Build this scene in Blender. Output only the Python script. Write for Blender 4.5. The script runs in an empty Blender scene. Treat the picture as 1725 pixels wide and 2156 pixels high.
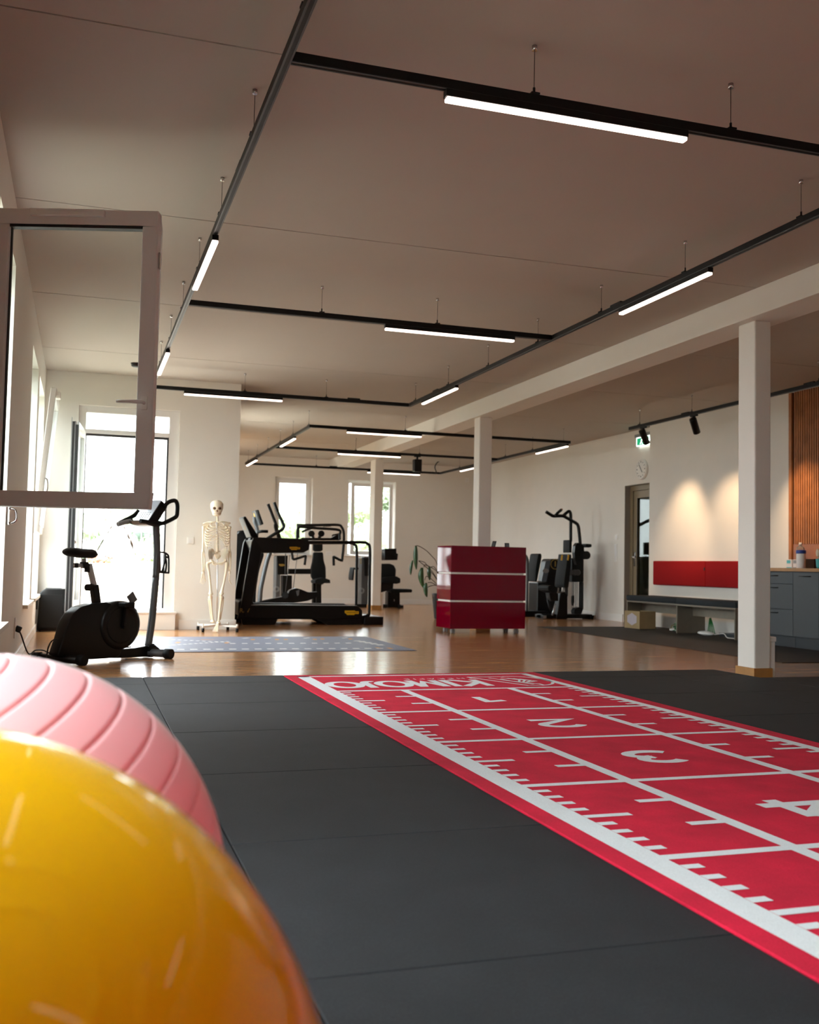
import bpy, bmesh, math, random
from mathutils import Vector, Matrix
random.seed(7)
SC = bpy.context.scene
COL = SC.collection
PI = math.pi

# ------------------------------------------------------------------ camera, world, exposure
YAW, PITCH, ROLL, FPX, EYE = 0.31202, 0.053599, 0.020309, 2138.35, Vector((0, 0, 0.85))
fw = Vector((math.sin(YAW)*math.cos(PITCH), math.cos(YAW)*math.cos(PITCH), math.sin(PITCH)))
r0 = Vector((math.cos(YAW), -math.sin(YAW), 0)); u0 = r0.cross(fw)
RT = r0*math.cos(ROLL) + u0*math.sin(ROLL); UP = -r0*math.sin(ROLL) + u0*math.cos(ROLL)
cd = bpy.data.cameras.new('camera'); cam = bpy.data.objects.new('camera', cd); COL.objects.link(cam)
cd.sensor_fit = 'VERTICAL'; cd.sensor_height = 36.0; cd.lens = FPX*36.0/2156.0
cd.clip_start = 0.05; cd.clip_end = 400
cd.dof.use_dof = True; cd.dof.focus_distance = 5.2; cd.dof.aperture_fstop = 4.0
M = Matrix((RT, UP, -fw)).transposed().to_4x4(); M.translation = EYE
cam.matrix_world = M
SC.camera = cam

W = bpy.data.worlds.new('overcast_sky'); SC.world = W; W.use_nodes = True
bg = W.node_tree.nodes['Background']
bg.inputs[0].default_value = (0.90, 0.96, 1.0, 1)
# overcast sky: brighter towards the zenith than at the horizon
wt = W.node_tree.nodes.new('ShaderNodeTexCoord'); ws = W.node_tree.nodes.new('ShaderNodeSeparateXYZ'); wm = W.node_tree.nodes.new('ShaderNodeMapRange')
SKY_LOW, SKY_HIGH = 9.0, 27.0
wm.inputs[3].default_value = SKY_LOW; wm.inputs[4].default_value = SKY_HIGH
W.node_tree.links.new(wt.outputs['Generated'], ws.inputs[0]); W.node_tree.links.new(ws.outputs['Z'], wm.inputs[0]); W.node_tree.links.new(wm.outputs[0], bg.inputs[1])
LED_COLOR, LED_STRENGTH = (1.0, 0.80, 0.70), 4.2
SPOT_POWER = 120.0
SC.view_settings.view_transform = 'Standard'
try: SC.view_settings.look = 'None'
except Exception: pass
SC.view_settings.exposure = 0.0
SC.view_settings.gamma = 1.0
SC.view_settings.use_curve_mapping = False
SC.cycles.max_bounces = 10; SC.cycles.diffuse_bounces = 8; SC.cycles.glossy_bounces = 5
SC.cycles.transparent_max_bounces = 16; SC.cycles.sample_clamp_indirect = 8.0
SC.cycles.caustics_reflective = False; SC.cycles.caustics_refractive = False

# ------------------------------------------------------------------ measuring: a line of sight cut by a known plane of the room
def ray(px, py):
    return RT*((px-862.5)/FPX) + UP*(-(py-1078)/FPX) + fw
def P(px, py, X=None, Y=None, Z=None):
    d = ray(px, py)
    t = (X/d.x) if X is not None else (Y/d.y) if Y is not None else ((Z-EYE.z)/d.z)
    return EYE + d*t
def PP(px, py, pt, n):
    d = ray(px, py); return EYE + d*((pt-EYE).dot(n)/d.dot(n))
def crop(x0, y0, s):
    return lambda x, y: (x0+x/s, y0+y/s)

# ------------------------------------------------------------------ materials
def lin(h):
    h = h.lstrip('#'); o = []
    for i in (0, 2, 4):
        c = int(h[i:i+2], 16)/255
        o.append(c/12.92 if c <= .04045 else ((c+.055)/1.055)**2.4)
    return tuple(o)
def mat(name, col, rough=.5, metal=0., spec=.5, coat=0., noise=0., nscale=30., bump=0., bscale=200., emit=None, estr=0., trans=0., sub=0.):
    m = bpy.data.materials.new(name); m.use_nodes = True
    nt = m.node_tree; b = nt.nodes['Principled BSDF']
    c = lin(col) if isinstance(col, str) else col
    b.inputs['Base Color'].default_value = (*c, 1); b.inputs['Roughness'].default_value = rough
    b.inputs['Metallic'].default_value = metal; b.inputs['Specular IOR Level'].default_value = spec
    b.inputs['Coat Weight'].default_value = coat; b.inputs['Coat Roughness'].default_value = .05
    b.inputs['Transmission Weight'].default_value = trans
    if sub: b.inputs['Subsurface Weight'].default_value = sub; b.inputs['Subsurface Radius'].default_value = (.02, .01, .005)
    if emit: b.inputs['Emission Color'].default_value = (*emit, 1); b.inputs['Emission Strength'].default_value = estr
    tc = nt.nodes.new('ShaderNodeTexCoord')
    if noise:
        n = nt.nodes.new('ShaderNodeTexNoise'); n.inputs['Scale'].default_value = nscale; n.inputs['Detail'].default_value = 5
        nt.links.new(tc.outputs['Object'], n.inputs['Vector'])
        mr = nt.nodes.new('ShaderNodeMapRange'); mr.inputs[3].default_value = 1-noise; mr.inputs[4].default_value = 1+noise
        mr.inputs[1].default_value = .3; mr.inputs[2].default_value = .7
        nt.links.new(n.outputs['Fac'], mr.inputs[0])
        mx = nt.nodes.new('ShaderNodeVectorMath'); mx.operation = 'SCALE'; mx.inputs[0].default_value = c
        nt.links.new(mr.outputs[0], mx.inputs['Scale']); nt.links.new(mx.outputs[0], b.inputs['Base Color'])
    if bump:
        n2 = nt.nodes.new('ShaderNodeTexNoise'); n2.inputs['Scale'].default_value = bscale; n2.inputs['Detail'].default_value = 3
        nt.links.new(tc.outputs['Object'], n2.inputs['Vector'])
        bp = nt.nodes.new('ShaderNodeBump'); bp.inputs['Strength'].default_value = bump; bp.inputs['Distance'].default_value = .004
        nt.links.new(n2.outputs['Fac'], bp.inputs['Height']); nt.links.new(bp.outputs[0], b.inputs['Normal'])
    return m

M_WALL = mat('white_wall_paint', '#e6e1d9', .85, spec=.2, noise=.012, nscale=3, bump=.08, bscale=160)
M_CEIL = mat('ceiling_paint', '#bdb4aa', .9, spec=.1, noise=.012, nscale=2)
M_WHITE = mat('white_lacquer', '#ece9e4', .45)
M_PVC = mat('white_window_plastic', '#e6e3e0', .35)
M_GASKET = mat('dark_gasket', '#1c1c1e', .6)
M_SILL = mat('pale_stone_sill', '#d8cfc4', .5)
M_BLACK = mat('black_powder_coat', '#080808', .45, spec=.3, noise=.1, nscale=40)
M_SATIN = mat('black_satin_plastic', '#060607', .36, spec=.3)
M_RUBBERB = mat('black_rubber', '#070708', .7, spec=.3)
M_LEATHER = mat('dark_grey_upholstery', '#0f1112', .7, spec=.25, bump=.15, bscale=300)
M_GREYP = mat('grey_plastic', '#4c4e50', .4)
M_LGREY = mat('light_grey_plastic', '#8f9192', .4)
M_ALU = mat('brushed_aluminium', '#b4b6b8', .35, metal=.9)
M_CHROME = mat('chrome', '#d0d0d0', .12, metal=1.)
M_YEL = mat('yellow_badge', '#d9a90a', .4)
M_GOLD = mat('gold_print', '#a3853c', .45)
M_RED = mat('red_lacquer_gloss', '#74001a', .05, spec=.3)
M_REDFAB = mat('red_felt', '#8e191d', .95, spec=.1, noise=.08, nscale=90, bump=.2, bscale=400)
M_CHAR = mat('charcoal_cushion', '#2f3438', .85, spec=.2, noise=.06, nscale=80, bump=.15, bscale=400)
M_TAUPE = mat('taupe_board', '#7d7466', .55, noise=.06, nscale=14)
M_KIT = mat('slate_blue_front', '#464c51', .5)
M_KITD = mat('dark_plinth', '#2f353b', .5)
M_WORK = mat('oak_worktop', '#a97a45', .4, noise=.12, nscale=9)
M_BACKB = mat('copper_brown_board', '#a0674a', .45, noise=.06, nscale=6)
M_SLAT = mat('oak_slat', '#a8693a', .5, noise=.18, nscale=7)
M_FELT = mat('dark_felt_backing', '#2a1c14', .95)
M_OAK = mat('oak_skirting', '#a8763a', .5, noise=.12, nscale=12)
M_DOORF = mat('bronze_door_frame', '#85755a', .4, noise=.03)
M_CARD = mat('cardboard', '#b59f76', .8, noise=.05, nscale=10)
M_BONE = mat('ivory_bone', '#ecdfc6', .45, noise=.05, nscale=18, sub=.15)
M_SOCKET_SHADE = mat('brown_socket_shade', '#6e4a30', .7)
M_LEAF = mat('drooping_leaf', '#2c4a22', .38, noise=.25, nscale=14)
M_STEM = mat('plant_stem', '#4a3826', .6)
M_CABLE = mat('black_cable', '#0a0a0a', .5)
M_TEAL = mat('teal_print', '#4fb3b8', .5)
M_PAPER = mat('white_card', '#dcd9d6', .6)
M_BLUE = mat('blue_plastic', '#123a96', .35)
M_GREEN = mat('green_cable', '#1d7a35', .5)
M_YELC = mat('yellow_cable', '#c2b02a', .5)
M_TURFW = mat('white_turf_pile', '#eef2f4', .95, spec=.05, noise=.07, nscale=260, bump=.8, bscale=700)
M_LED = mat('led_diffuser', '#ffffff', .5, emit=LED_COLOR, estr=LED_STRENGTH)
M_SIGNG = mat('green_sign', '#0c8f57', .4, emit=(.0, .30, .13), estr=1.2)
M_SIGNW = mat('lit_sign_white', '#ffffff', .4, emit=(.85, 1., .95), estr=2.2)

def schlick(nt, f0=.04):
    """Share of mirror reflection of a thin smooth sheet, the same from either side."""
    lw = nt.nodes.new('ShaderNodeLayerWeight'); lw.inputs[0].default_value = .5
    pw = nt.nodes.new('ShaderNodeMath'); pw.operation = 'POWER'; pw.inputs[1].default_value = 5
    ma = nt.nodes.new('ShaderNodeMath'); ma.operation = 'MULTIPLY_ADD'; ma.inputs[1].default_value = 1-f0; ma.inputs[2].default_value = f0
    nt.links.new(lw.outputs['Facing'], pw.inputs[0]); nt.links.new(pw.outputs[0], ma.inputs[0])
    return ma.outputs[0]
def glass_mat(name, tint=(1, 1, 1)):
    m = bpy.data.materials.new(name); m.use_nodes = True; nt = m.node_tree
    nt.nodes.clear()
    out = nt.nodes.new('ShaderNodeOutputMaterial'); mix = nt.nodes.new('ShaderNodeMixShader')
    tr = nt.nodes.new('ShaderNodeBsdfTransparent'); tr.inputs[0].default_value = (*tint, 1)
    gl = nt.nodes.new('ShaderNodeBsdfGlossy'); gl.inputs['Roughness'].default_value = .02
    nt.links.new(schlick(nt), mix.inputs[0]); nt.links.new(tr.outputs[0], mix.inputs[1]); nt.links.new(gl.outputs[0], mix.inputs[2])
    nt.links.new(mix.outputs[0], out.inputs[0])
    return m
M_GLASS = glass_mat('window_glass', (.95, .97, .96))
M_GLASSD = glass_mat('door_glass', (.62, .66, .62))

def wood_floor_mat():
    m = bpy.data.materials.new('brown_plank_floor'); m.use_nodes = True; nt = m.node_tree; b = nt.nodes['Principled BSDF']
    tc = nt.nodes.new('ShaderNodeTexCoord')
    br = nt.nodes.new('ShaderNodeTexBrick')
    br.inputs['Scale'].default_value = 1.0; br.inputs['Brick Width'].default_value = 1.25; br.inputs['Row Height'].default_value = .075
    br.inputs['Mortar Size'].default_value = .0012; br.inputs['Mortar Smooth'].default_value = .2; br.offset = .37
    br.inputs['Color1'].default_value = (*lin('#bd8d60'), 1); br.inputs['Color2'].default_value = (*lin('#a8774d'), 1); br.inputs['Mortar'].default_value = (*lin('#4a2c1c'), 1)
    nt.links.new(tc.outputs['Object'], br.inputs['Vector'])
    mp = nt.nodes.new('ShaderNodeMapping'); mp.inputs['Scale'].default_value = (1.2, 26, 1); nt.links.new(tc.outputs['Object'], mp.inputs[0])
    n = nt.nodes.new('ShaderNodeTexNoise'); n.inputs['Scale'].default_value = 2.2; n.inputs['Detail'].default_value = 6; nt.links.new(mp.outputs[0], n.inputs['Vector'])
    mr = nt.nodes.new('ShaderNodeMapRange'); mr.inputs[1].default_value = .3; mr.inputs[2].default_value = .7; mr.inputs[3].default_value = .72; mr.inputs[4].default_value = 1.25
    nt.links.new(n.outputs['Fac'], mr.inputs[0])
    mx = nt.nodes.new('ShaderNodeVectorMath'); mx.operation = 'SCALE'; nt.links.new(br.outputs['Color'], mx.inputs[0]); nt.links.new(mr.outputs[0], mx.inputs['Scale'])
    nt.links.new(mx.outputs[0], b.inputs['Base Color'])
    mr2 = nt.nodes.new('ShaderNodeMapRange'); mr2.inputs[3].default_value = .13; mr2.inputs[4].default_value = .24; nt.links.new(n.outputs['Fac'], mr2.inputs[0])
    nt.links.new(mr2.outputs[0], b.inputs['Roughness']); b.inputs['Specular IOR Level'].default_value = .5
    bp = nt.nodes.new('ShaderNodeBump'); bp.inputs['Strength'].default_value = .12; bp.inputs['Distance'].default_value = .002
    nt.links.new(n.outputs['Fac'], bp.inputs['Height']); nt.links.new(bp.outputs[0], b.inputs['Normal'])
    return m
M_FLOOR = wood_floor_mat()

def speckle_mat(name, base, fleck, rough, amount=.62, scale=420., bump=.35):
    m = bpy.data.materials.new(name); m.use_nodes = True; nt = m.node_tree; b = nt.nodes['Principled BSDF']
    tc = nt.nodes.new('ShaderNodeTexCoord')
    n = nt.nodes.new('ShaderNodeTexNoise'); n.inputs['Scale'].default_value = scale; n.inputs['Detail'].default_value = 2; nt.links.new(tc.outputs['Object'], n.inputs['Vector'])
    n3 = nt.nodes.new('ShaderNodeTexNoise'); n3.inputs['Scale'].default_value = 5; n3.inputs['Detail'].default_value = 5; nt.links.new(tc.outputs['Object'], n3.inputs['Vector'])
    rp = nt.nodes.new('ShaderNodeValToRGB'); rp.color_ramp.elements[0].position = amount-.12; rp.color_ramp.elements[1].position = amount+.1
    rp.color_ramp.elements[0].color = (*lin(base), 1); rp.color_ramp.elements[1].color = (*lin(fleck), 1)
    nt.links.new(n.outputs['Fac'], rp.inputs[0])
    mr = nt.nodes.new('ShaderNodeMapRange'); mr.inputs[1].default_value = .3; mr.inputs[2].default_value = .7; mr.inputs[3].default_value = .85; mr.inputs[4].default_value = 1.15
    nt.links.new(n3.outputs['Fac'], mr.inputs[0])
    mx = nt.nodes.new('ShaderNodeVectorMath'); mx.operation = 'SCALE'; nt.links.new(rp.outputs[0], mx.inputs[0]); nt.links.new(mr.outputs[0], mx.inputs['Scale'])
    nt.links.new(mx.outputs[0], b.inputs['Base Color']); b.inputs['Roughness'].default_value = rough; b.inputs['Specular IOR Level'].default_value = .35
    bp = nt.nodes.new('ShaderNodeBump'); bp.inputs['Strength'].default_value = bump; bp.inputs['Distance'].default_value = .002
    nt.links.new(n.outputs['Fac'], bp.inputs['Height']); nt.links.new(bp.outputs[0], b.inputs['Normal'])
    return m
M_TILE = speckle_mat('black_rubber_granulate', '#1c1e21', '#303438', .72)
M_DARKMAT = speckle_mat('dark_grey_floor_covering', '#262422', '#33302d', .6, scale=300)
M_TURF = speckle_mat('red_turf_pile', '#c00a2e', '#da1a40', .95, amount=.5, scale=520., bump=.9)
M_BLUEMAT = mat('blue_grey_vinyl_mat', '#6e7384', .5, noise=.03, nscale=20)

# ------------------------------------------------------------------ mesh building (world coordinates in, one object out)
def origin_of(o):
    v = Vector((0, 0, 0))
    while o is not None: v = v + o.location; o = o.parent
    return v
class MB:
    def __init__(s): s.v = []; s.f = []; s.sm = []
    def add(s, vs, fs, smooth=False):
        b = len(s.v); s.v += [Vector(p) for p in vs]
        for f in fs: s.f.append([b+i for i in f]); s.sm.append(smooth)
        return s
    def box(s, x0, x1, y0, y1, z0, z1):
        vs = [(x0,y0,z0),(x1,y0,z0),(x1,y1,z0),(x0,y1,z0),(x0,y0,z1),(x1,y0,z1),(x1,y1,z1),(x0,y1,z1)]
        return s.add(vs, [(3,2,1,0),(4,5,6,7),(0,1,5,4),(1,2,6,5),(2,3,7,6),(3,0,4,7)])
    def obox(s, c, ax, ay, az):                      # centre and three half-axis vectors
        c = Vector(c); vs = []
        for k in (-1, 1):
            for i, j in ((-1,-1),(1,-1),(1,1),(-1,1)): vs.append(c+Vector(ax)*i+Vector(ay)*j+Vector(az)*k)
        return s.add(vs, [(3,2,1,0),(4,5,6,7),(0,1,5,4),(1,2,6,5),(2,3,7,6),(3,0,4,7)])
    def bar(s, a, b, w, h, up=(0,0,1)):
        a = Vector(a); b = Vector(b); d = b-a; n = d.normalized(); upv = Vector(up)
        if abs(n.dot(upv)) > .98: upv = Vector((0,1,0))
        sd = n.cross(upv).normalized(); u = sd.cross(n)
        return s.obox((a+b)/2, d/2, sd*w/2, u*h/2)
    def prism(s, poly, ext, smooth_side=False):
        poly = [Vector(p) for p in poly]; ext = Vector(ext); n = len(poly)
        nrm = Vector((0,0,0))
        for i in range(n): nrm += (poly[i]-poly[0]).cross(poly[(i+1) % n]-poly[0])
        if nrm.dot(ext) > 0: poly = poly[::-1]
        b = len(s.v); s.v += poly + [p+ext for p in poly]
        s.f.append([b+i for i in range(n)]); s.sm.append(False)
        s.f.append([b+n+i for i in reversed(range(n))]); s.sm.append(False)
        for i in range(n):
            j = (i+1) % n; s.f.append([b+j, b+i, b+n+i, b+n+j]); s.sm.append(smooth_side)
        return s
    def tube(s, pts, r, n=10, caps=True, sub=0, closed=False):
        pts = [Vector(p) for p in pts]
        rs = list(r) if isinstance(r, (list, tuple)) else [r]*len(pts)
        if sub:
            q = []; qr = []; L = len(pts); rng = range(L) if closed else range(L-1)
            for i in rng:
                p0 = pts[i-1] if (i > 0 or closed) else pts[0]; p1 = pts[i]; p2 = pts[(i+1) % L]; p3 = pts[(i+2) % L] if (closed or i+2 < L) else pts[-1]
                for k in range(sub):
                    t = k/sub
                    q.append(.5*((2*p1)+(p2-p0)*t+(2*p0-5*p1+4*p2-p3)*t*t+(3*p1-p0-3*p2+p3)*t**3)); qr.append(rs[i]*(1-t)+rs[(i+1) % L]*t)
            if not closed: q.append(pts[-1]); qr.append(rs[-1])
            pts, rs = q, qr
        L = len(pts); b = len(s.v); ref = None
        for i, p in enumerate(pts):
            if closed: d = pts[(i+1) % L]-pts[i-1]
            else: d = pts[min(i+1, L-1)]-pts[max(i-1, 0)]
            d = d.normalized() if d.length > 1e-9 else Vector((0,0,1))
            if ref is None:
                ref = Vector((0,0,1)) if abs(d.z) < .9 else Vector((0,1,0))
            a = (ref-d*ref.dot(d)); a = a.normalized() if a.length > 1e-6 else d.orthogonal().normalized()
            ref = a; c = d.cross(a)
            for k in range(n):
                t = 2*PI*k/n; s.v.append(p+(a*math.cos(t)+c*math.sin(t))*rs[i])
        for i in range(L if closed else L-1):
            for k in range(n):
                j = (i+1) % L
                s.f.append([b+i*n+k, b+i*n+(k+1) % n, b+j*n+(k+1) % n, b+j*n+k]); s.sm.append(True)
        if caps and not closed:
            s.f.append([b+k for k in reversed(range(n))]); s.sm.append(False)
            s.f.append([b+(L-1)*n+k for k in range(n)]); s.sm.append(False)
        return s
    def cyl(s, a, b, r, n=20, r2=None): return s.tube([a, b], [r, r if r2 is None else r2], n)
    def lathe(s, c, prof, axis=(0,0,1), n=28):
        c = Vector(c); ax = Vector(axis).normalized(); a = ax.orthogonal().normalized(); d = ax.cross(a); b = len(s.v); L = len(prof)
        for r, h in prof:
            for k in range(n):
                t = 2*PI*k/n; s.v.append(c+ax*h+(a*math.cos(t)+d*math.sin(t))*max(r, 1e-4))
        for i in range(L-1):
            for k in range(n): s.f.append([b+i*n+k, b+i*n+(k+1) % n, b+(i+1)*n+(k+1) % n, b+(i+1)*n+k]); s.sm.append(True)
        s.f.append([b+k for k in reversed(range(n))]); s.sm.append(False)
        s.f.append([b+(L-1)*n+k for k in range(n)]); s.sm.append(False)
        return s
    def ell(s, c, rx, ry, rz, nu=18, nv=12, fn=None, rot=None):
        c = Vector(c); b = len(s.v)
        for j in range(nv+1):
            ph = PI*j/nv
            for i in range(nu):
                th = 2*PI*i/nu
                p = Vector((math.sin(ph)*math.cos(th), math.sin(ph)*math.sin(th), math.cos(ph)))
                k = fn(p) if fn else 1.
                q = Vector((p.x*rx, p.y*ry, p.z*rz))*k if not isinstance(k, Vector) else Vector((k.x*rx, k.y*ry, k.z*rz))
                s.v.append(c+(rot @ q if rot else q))
        for j in range(nv):
            for i in range(nu): s.f.append([b+j*nu+i, b+(j+1)*nu+i, b+(j+1)*nu+(i+1) % nu, b+j*nu+(i+1) % nu]); s.sm.append(True)
        return s
    def build(s, name, m, parent=None, bevel=0., seg=2, weld=False, loc=None):
        if parent is not None: o0 = origin_of(parent)
        elif loc is not None: o0 = Vector(loc)
        else:
            xs = [p.x for p in s.v]; ys = [p.y for p in s.v]; zs = [p.z for p in s.v]
            o0 = Vector(((min(xs)+max(xs))/2, (min(ys)+max(ys))/2, min(zs)))
        me = bpy.data.meshes.new(name); me.from_pydata([tuple(p-o0) for p in s.v], [], s.f)
        me.polygons.foreach_set('use_smooth', s.sm)
        ms = m if isinstance(m, (list, tuple)) else [m]
        for x in ms: me.materials.append(x)
        if weld or bevel:
            bm = bmesh.new(); bm.from_mesh(me)
            bmesh.ops.remove_doubles(bm, verts=bm.verts, dist=1e-5)
            bmesh.ops.recalc_face_normals(bm, faces=bm.faces)
            if bevel:
                es = [e for e in bm.edges if len(e.link_faces) == 2 and e.calc_face_angle(0) > .5]
                bmesh.ops.bevel(bm, geom=es, offset=bevel, segments=seg, profile=.5, affect='EDGES', clamp_overlap=True)
                if seg > 2:
                    for f in bm.faces: f.smooth = True
            bm.to_mesh(me); bm.free()
        me.update()
        o = bpy.data.objects.new(name, me); COL.objects.link(o)
        if parent is not None: o.parent = parent
        else: o.location = o0
        return o
def tag(o, label=None, cat=None, group=None, kind=None):
    if label: o['label'] = label
    if cat: o['category'] = cat
    if group: o['group'] = group
    if kind: o['kind'] = kind
    return o
def thing(name, label, cat, loc, group=None):
    o = bpy.data.objects.new(name, None); o.empty_display_size = .1; COL.objects.link(o); o.location = loc
    return tag(o, label, cat, group)
def copy_tree(o, parent=None):
    c = o.copy(); COL.objects.link(c)
    if parent is not None: c.parent = parent
    for ch in [k for k in bpy.data.objects if k.parent == o]: copy_tree(ch, c)
    return c
def struct(o): o['kind'] = 'structure'; return o
def rrect(cx, cy, w, h, r, n=4):
    o = []
    for qx, qy, a0 in ((1,1,0),(-1,1,90),(-1,-1,180),(1,-1,270)):
        for k in range(n+1):
            a = math.radians(a0+90*k/n); o.append((cx+qx*(w/2-r)+r*math.cos(a), cy+qy*(h/2-r)+r*math.sin(a)))
    return o
def round_poly(pts, r=.2, n=4):
    """Round the corners of a polygon of 3D points; r is the share of the shorter neighbouring edge."""
    out = []; L = len(pts); pts = [Vector(p) for p in pts]
    for i in range(L):
        a, b, c = pts[i-1], pts[i], pts[(i+1) % L]
        k = min((a-b).length, (c-b).length)*r
        p = b+(a-b).normalized()*k; q = b+(c-b).normalized()*k
        for j in range(n+1):
            t = j/n; out.append(p*(1-t)**2+b*2*t*(1-t)+q*t*t)
    return out
def text_mesh(s, body, size, origin, xdir, ydir, offset=0., align='CENTER', depth=0.):
    """Add the outline of a word to MB s, written along xdir with its letters' up along ydir."""
    cu = bpy.data.curves.new('t', 'FONT'); cu.body = body; cu.size = size; cu.offset = offset; cu.align_x = align; cu.align_y = 'CENTER'; cu.resolution_u = 4
    ob = bpy.data.objects.new('t', cu); COL.objects.link(ob)
    dg = bpy.context.evaluated_depsgraph_get(); me = bpy.data.meshes.new_from_object(ob.evaluated_get(dg))
    xd = Vector(xdir); yd = Vector(ydir); o = Vector(origin)
    s.add([o+xd*v.co.x+yd*v.co.y for v in me.vertices], [list(p.vertices) for p in me.polygons])
    bpy.data.objects.remove(ob); bpy.data.curves.remove(cu); bpy.data.meshes.remove(me)
    return s

# ================================================================== THE SETTING
XL, XE, XR, XB = -.48, 1.90, 8.62, 8.45
YN, YE, YK, YS = -3.2, 13.08, 21.75, 13.96
ZC = 3.16
struct(MB().box(-.78, 9.0, YN-.3, 22.1, -.15, 0).build('floor', M_FLOOR, loc=(0, 0, 0)))

m = MB(); ys = [YN-.3]+[-2.73+2.4*k for k in range(0, 11)]+[22.1]
for a, b in zip(ys, ys[1:]):
    if a < 13.38 < b: m.box(-.78, 1.6, a+.006, 13.38, ZC, ZC+.02)
    m.box(-.78 if b < 13.5 else 1.6, 9.0, a+.006, b-.006, ZC, ZC+.02)
m.box(-.78, 9.0, YN-.3, 13.38, ZC+.02, ZC+.3); m.box(1.6, 9.0, 13.38, 22.1, ZC+.02, ZC+.3)
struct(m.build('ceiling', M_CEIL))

def wall_with_holes(name, axis, c0, c1, a0, a1, z0, z1, holes):
    """axis 'x': wall runs along Y between X=c0..c1; axis 'y': runs along X between Y=c0..c1. holes: (a, b, zlow, zhigh)."""
    m = MB(); put = (lambda a, b, z, w: m.box(c0, c1, a, b, z, w)) if axis == 'x' else (lambda a, b, z, w: m.box(a, b, c0, c1, z, w))
    cur = a0
    for a, b, zl, zh in sorted(holes):
        put(cur, a, z0, z1)
        if zl > z0: put(a, b, z0, zl)
        if zh < z1: put(a, b, zh, z1)
        cur = b
    put(cur, a1, z0, z1)
    return struct(m.build(name, M_WALL))
WIN_L = [(.65, 2.65), (5.80, 7.18), (9.80, 11.05), (11.42, 12.92)]
ZS, ZT = .43, 2.80
wall_with_holes('wall_left', 'x', -.78, XL, YN, 13.38, 0, ZC, [(a, b, ZS, ZT) for a, b in WIN_L])
wall_with_holes('wall_end', 'y', YE, 13.38, XL, XE, 0, ZC, [(-.083, 1.135, .21, 2.76)])
WIN_R_ADDED = [(15.1, 16.7), (18.3, 20.0)]  # unseen windows, guessed and added so daylight reaches the machines at the back
wall_with_holes('wall_return', 'x', XE-.3, XE, 13.38, YK, 0, ZC, [(a, b, ZS, ZT) for a, b in WIN_R_ADDED])
WIN_B = [(3.952, 4.778), (5.582, 6.684)]
wall_with_holes('wall_back', 'y', YK, 22.05, 1.6, 9.0, 0, ZC, [(a, b, 1.06, 2.737) for a, b in WIN_B])
wall_with_holes('wall_right', 'x', XR, 9.0, YS, YK, 0, ZC, [(14.02, 15.017, 0, 2.27)])
struct(MB().box(XB, 9.0, YN, YS, 0, ZC).build('wall_right_front', M_WALL))
struct(MB().box(-.78, 9.0, YN-.3, YN, 0, ZC).build('wall_behind', M_WALL))
m = MB(); m.box(9.0, 10.9, 13.3, 13.5, 0, 2.8); m.box(9.0, 10.9, 15.6, 15.8, 0, 2.8); m.box(10.7, 10.9, 13.3, 15.8, 0, 2.8); m.box(9.0, 10.9, 13.3, 15.8, 2.8, 2.9); m.box(9.0, 10.9, 13.3, 15.8, -.1, 0)
struct(m.build('wall_corridor', M_WALL))

# ceiling beam and its pillars
struct(MB().box(5.133, 5.475, YN, YK, 2.935, ZC).build('beam', M_WALL, bevel=.004))
for x0, x1, y0, y1 in ((5.215, 5.372, 7.0, 7.225), (5.178, 5.366, 12.97, 13.18), (5.405, 5.58, 19.0, 19.33)):
    p = struct(MB().box(x0, x1, y0, y1, 0, 2.935).build('pillar', M_WALL, bevel=.012))
    struct(MB().box(x0-.012, x1+.012, y0-.012, y1+.012, 0, .085).build('pillar_skirting', M_OAK, p, bevel=.003))

# baseboards
def base(name, *bx):
    m = MB()
    for b in bx: m.box(*b)
    struct(m.build(name, M_WHITE, bevel=.003))
base('baseboard_left', (XL, XL+.016, YN, YE, 0, .09))
base('baseboard_end', (1.20, XE+.016, YE-.02, YE, 0, .125), (XE, XE+.016, YE, 13.6, 0, .125))
base('baseboard_back', (1.9, XR, YK-.018, YK, 0, .115))
base('baseboard_right', (XR-.018, XR, 15.03, YK-.02, 0, .125))

# left wall windows: outer frame, mullion, panes, inner sill board
def side_window(n, a, b, sash_open):
    m = MB(); x0, x1 = -.76, -.69
    m.box(x0, x1, a, a+.06, ZS, ZT); m.box(x0, x1, b-.06, b, ZS, ZT); m.box(x0, x1, a+.06, b-.06, ZT-.07, ZT); m.box(x0, x1, a+.06, b-.06, ZS, ZS+.06)
    m.box(x0, x1, a+.06, b-.06, 1.08, 1.15)
    w = struct(m.build('window_%d' % n, M_PVC, bevel=.006))
    g = MB().box(-.735, -.728, a+.06, b-.06, ZS+.06, 1.08)
    if not sash_open: g.box(-.735, -.728, a+.06, b-.06, 1.15, ZT-.07)
    struct(g.build('window_pane', M_GLASS, w))
    struct(MB().box(-.69, XL+.045, a-.03, b+.03, ZS-.03, ZS+.004).build('window_sill', M_SILL, w, bevel=.003))
    return w
WA = side_window(1, *WIN_L[1], True); WB_ = side_window(2, *WIN_L[2], False); WC_ = side_window(3, *WIN_L[3], True); side_window(6, *WIN_L[0], False)  # the last one is unseen, a guess added to bring daylight onto the balls
for n, (a, b) in enumerate(WIN_R_ADDED):
    m = MB(); x0, x1 = XE-.27, XE-.2
    for q in ((a, a+.06, ZS, ZT), (b-.06, b, ZS, ZT), ((a+b)/2-.04, (a+b)/2+.04, ZS, ZT)): m.box(x0, x1, *q)
    m.box(x0, x1, a, b, ZS, ZS+.06); m.box(x0, x1, a, b, ZT-.07, ZT)
    w = struct(m.build('window_%d' % (7+n), M_PVC)); struct(MB().box(x0+.03, x0+.036, a, b, ZS, ZT).build('window_pane', M_GLASS, w))

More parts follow.
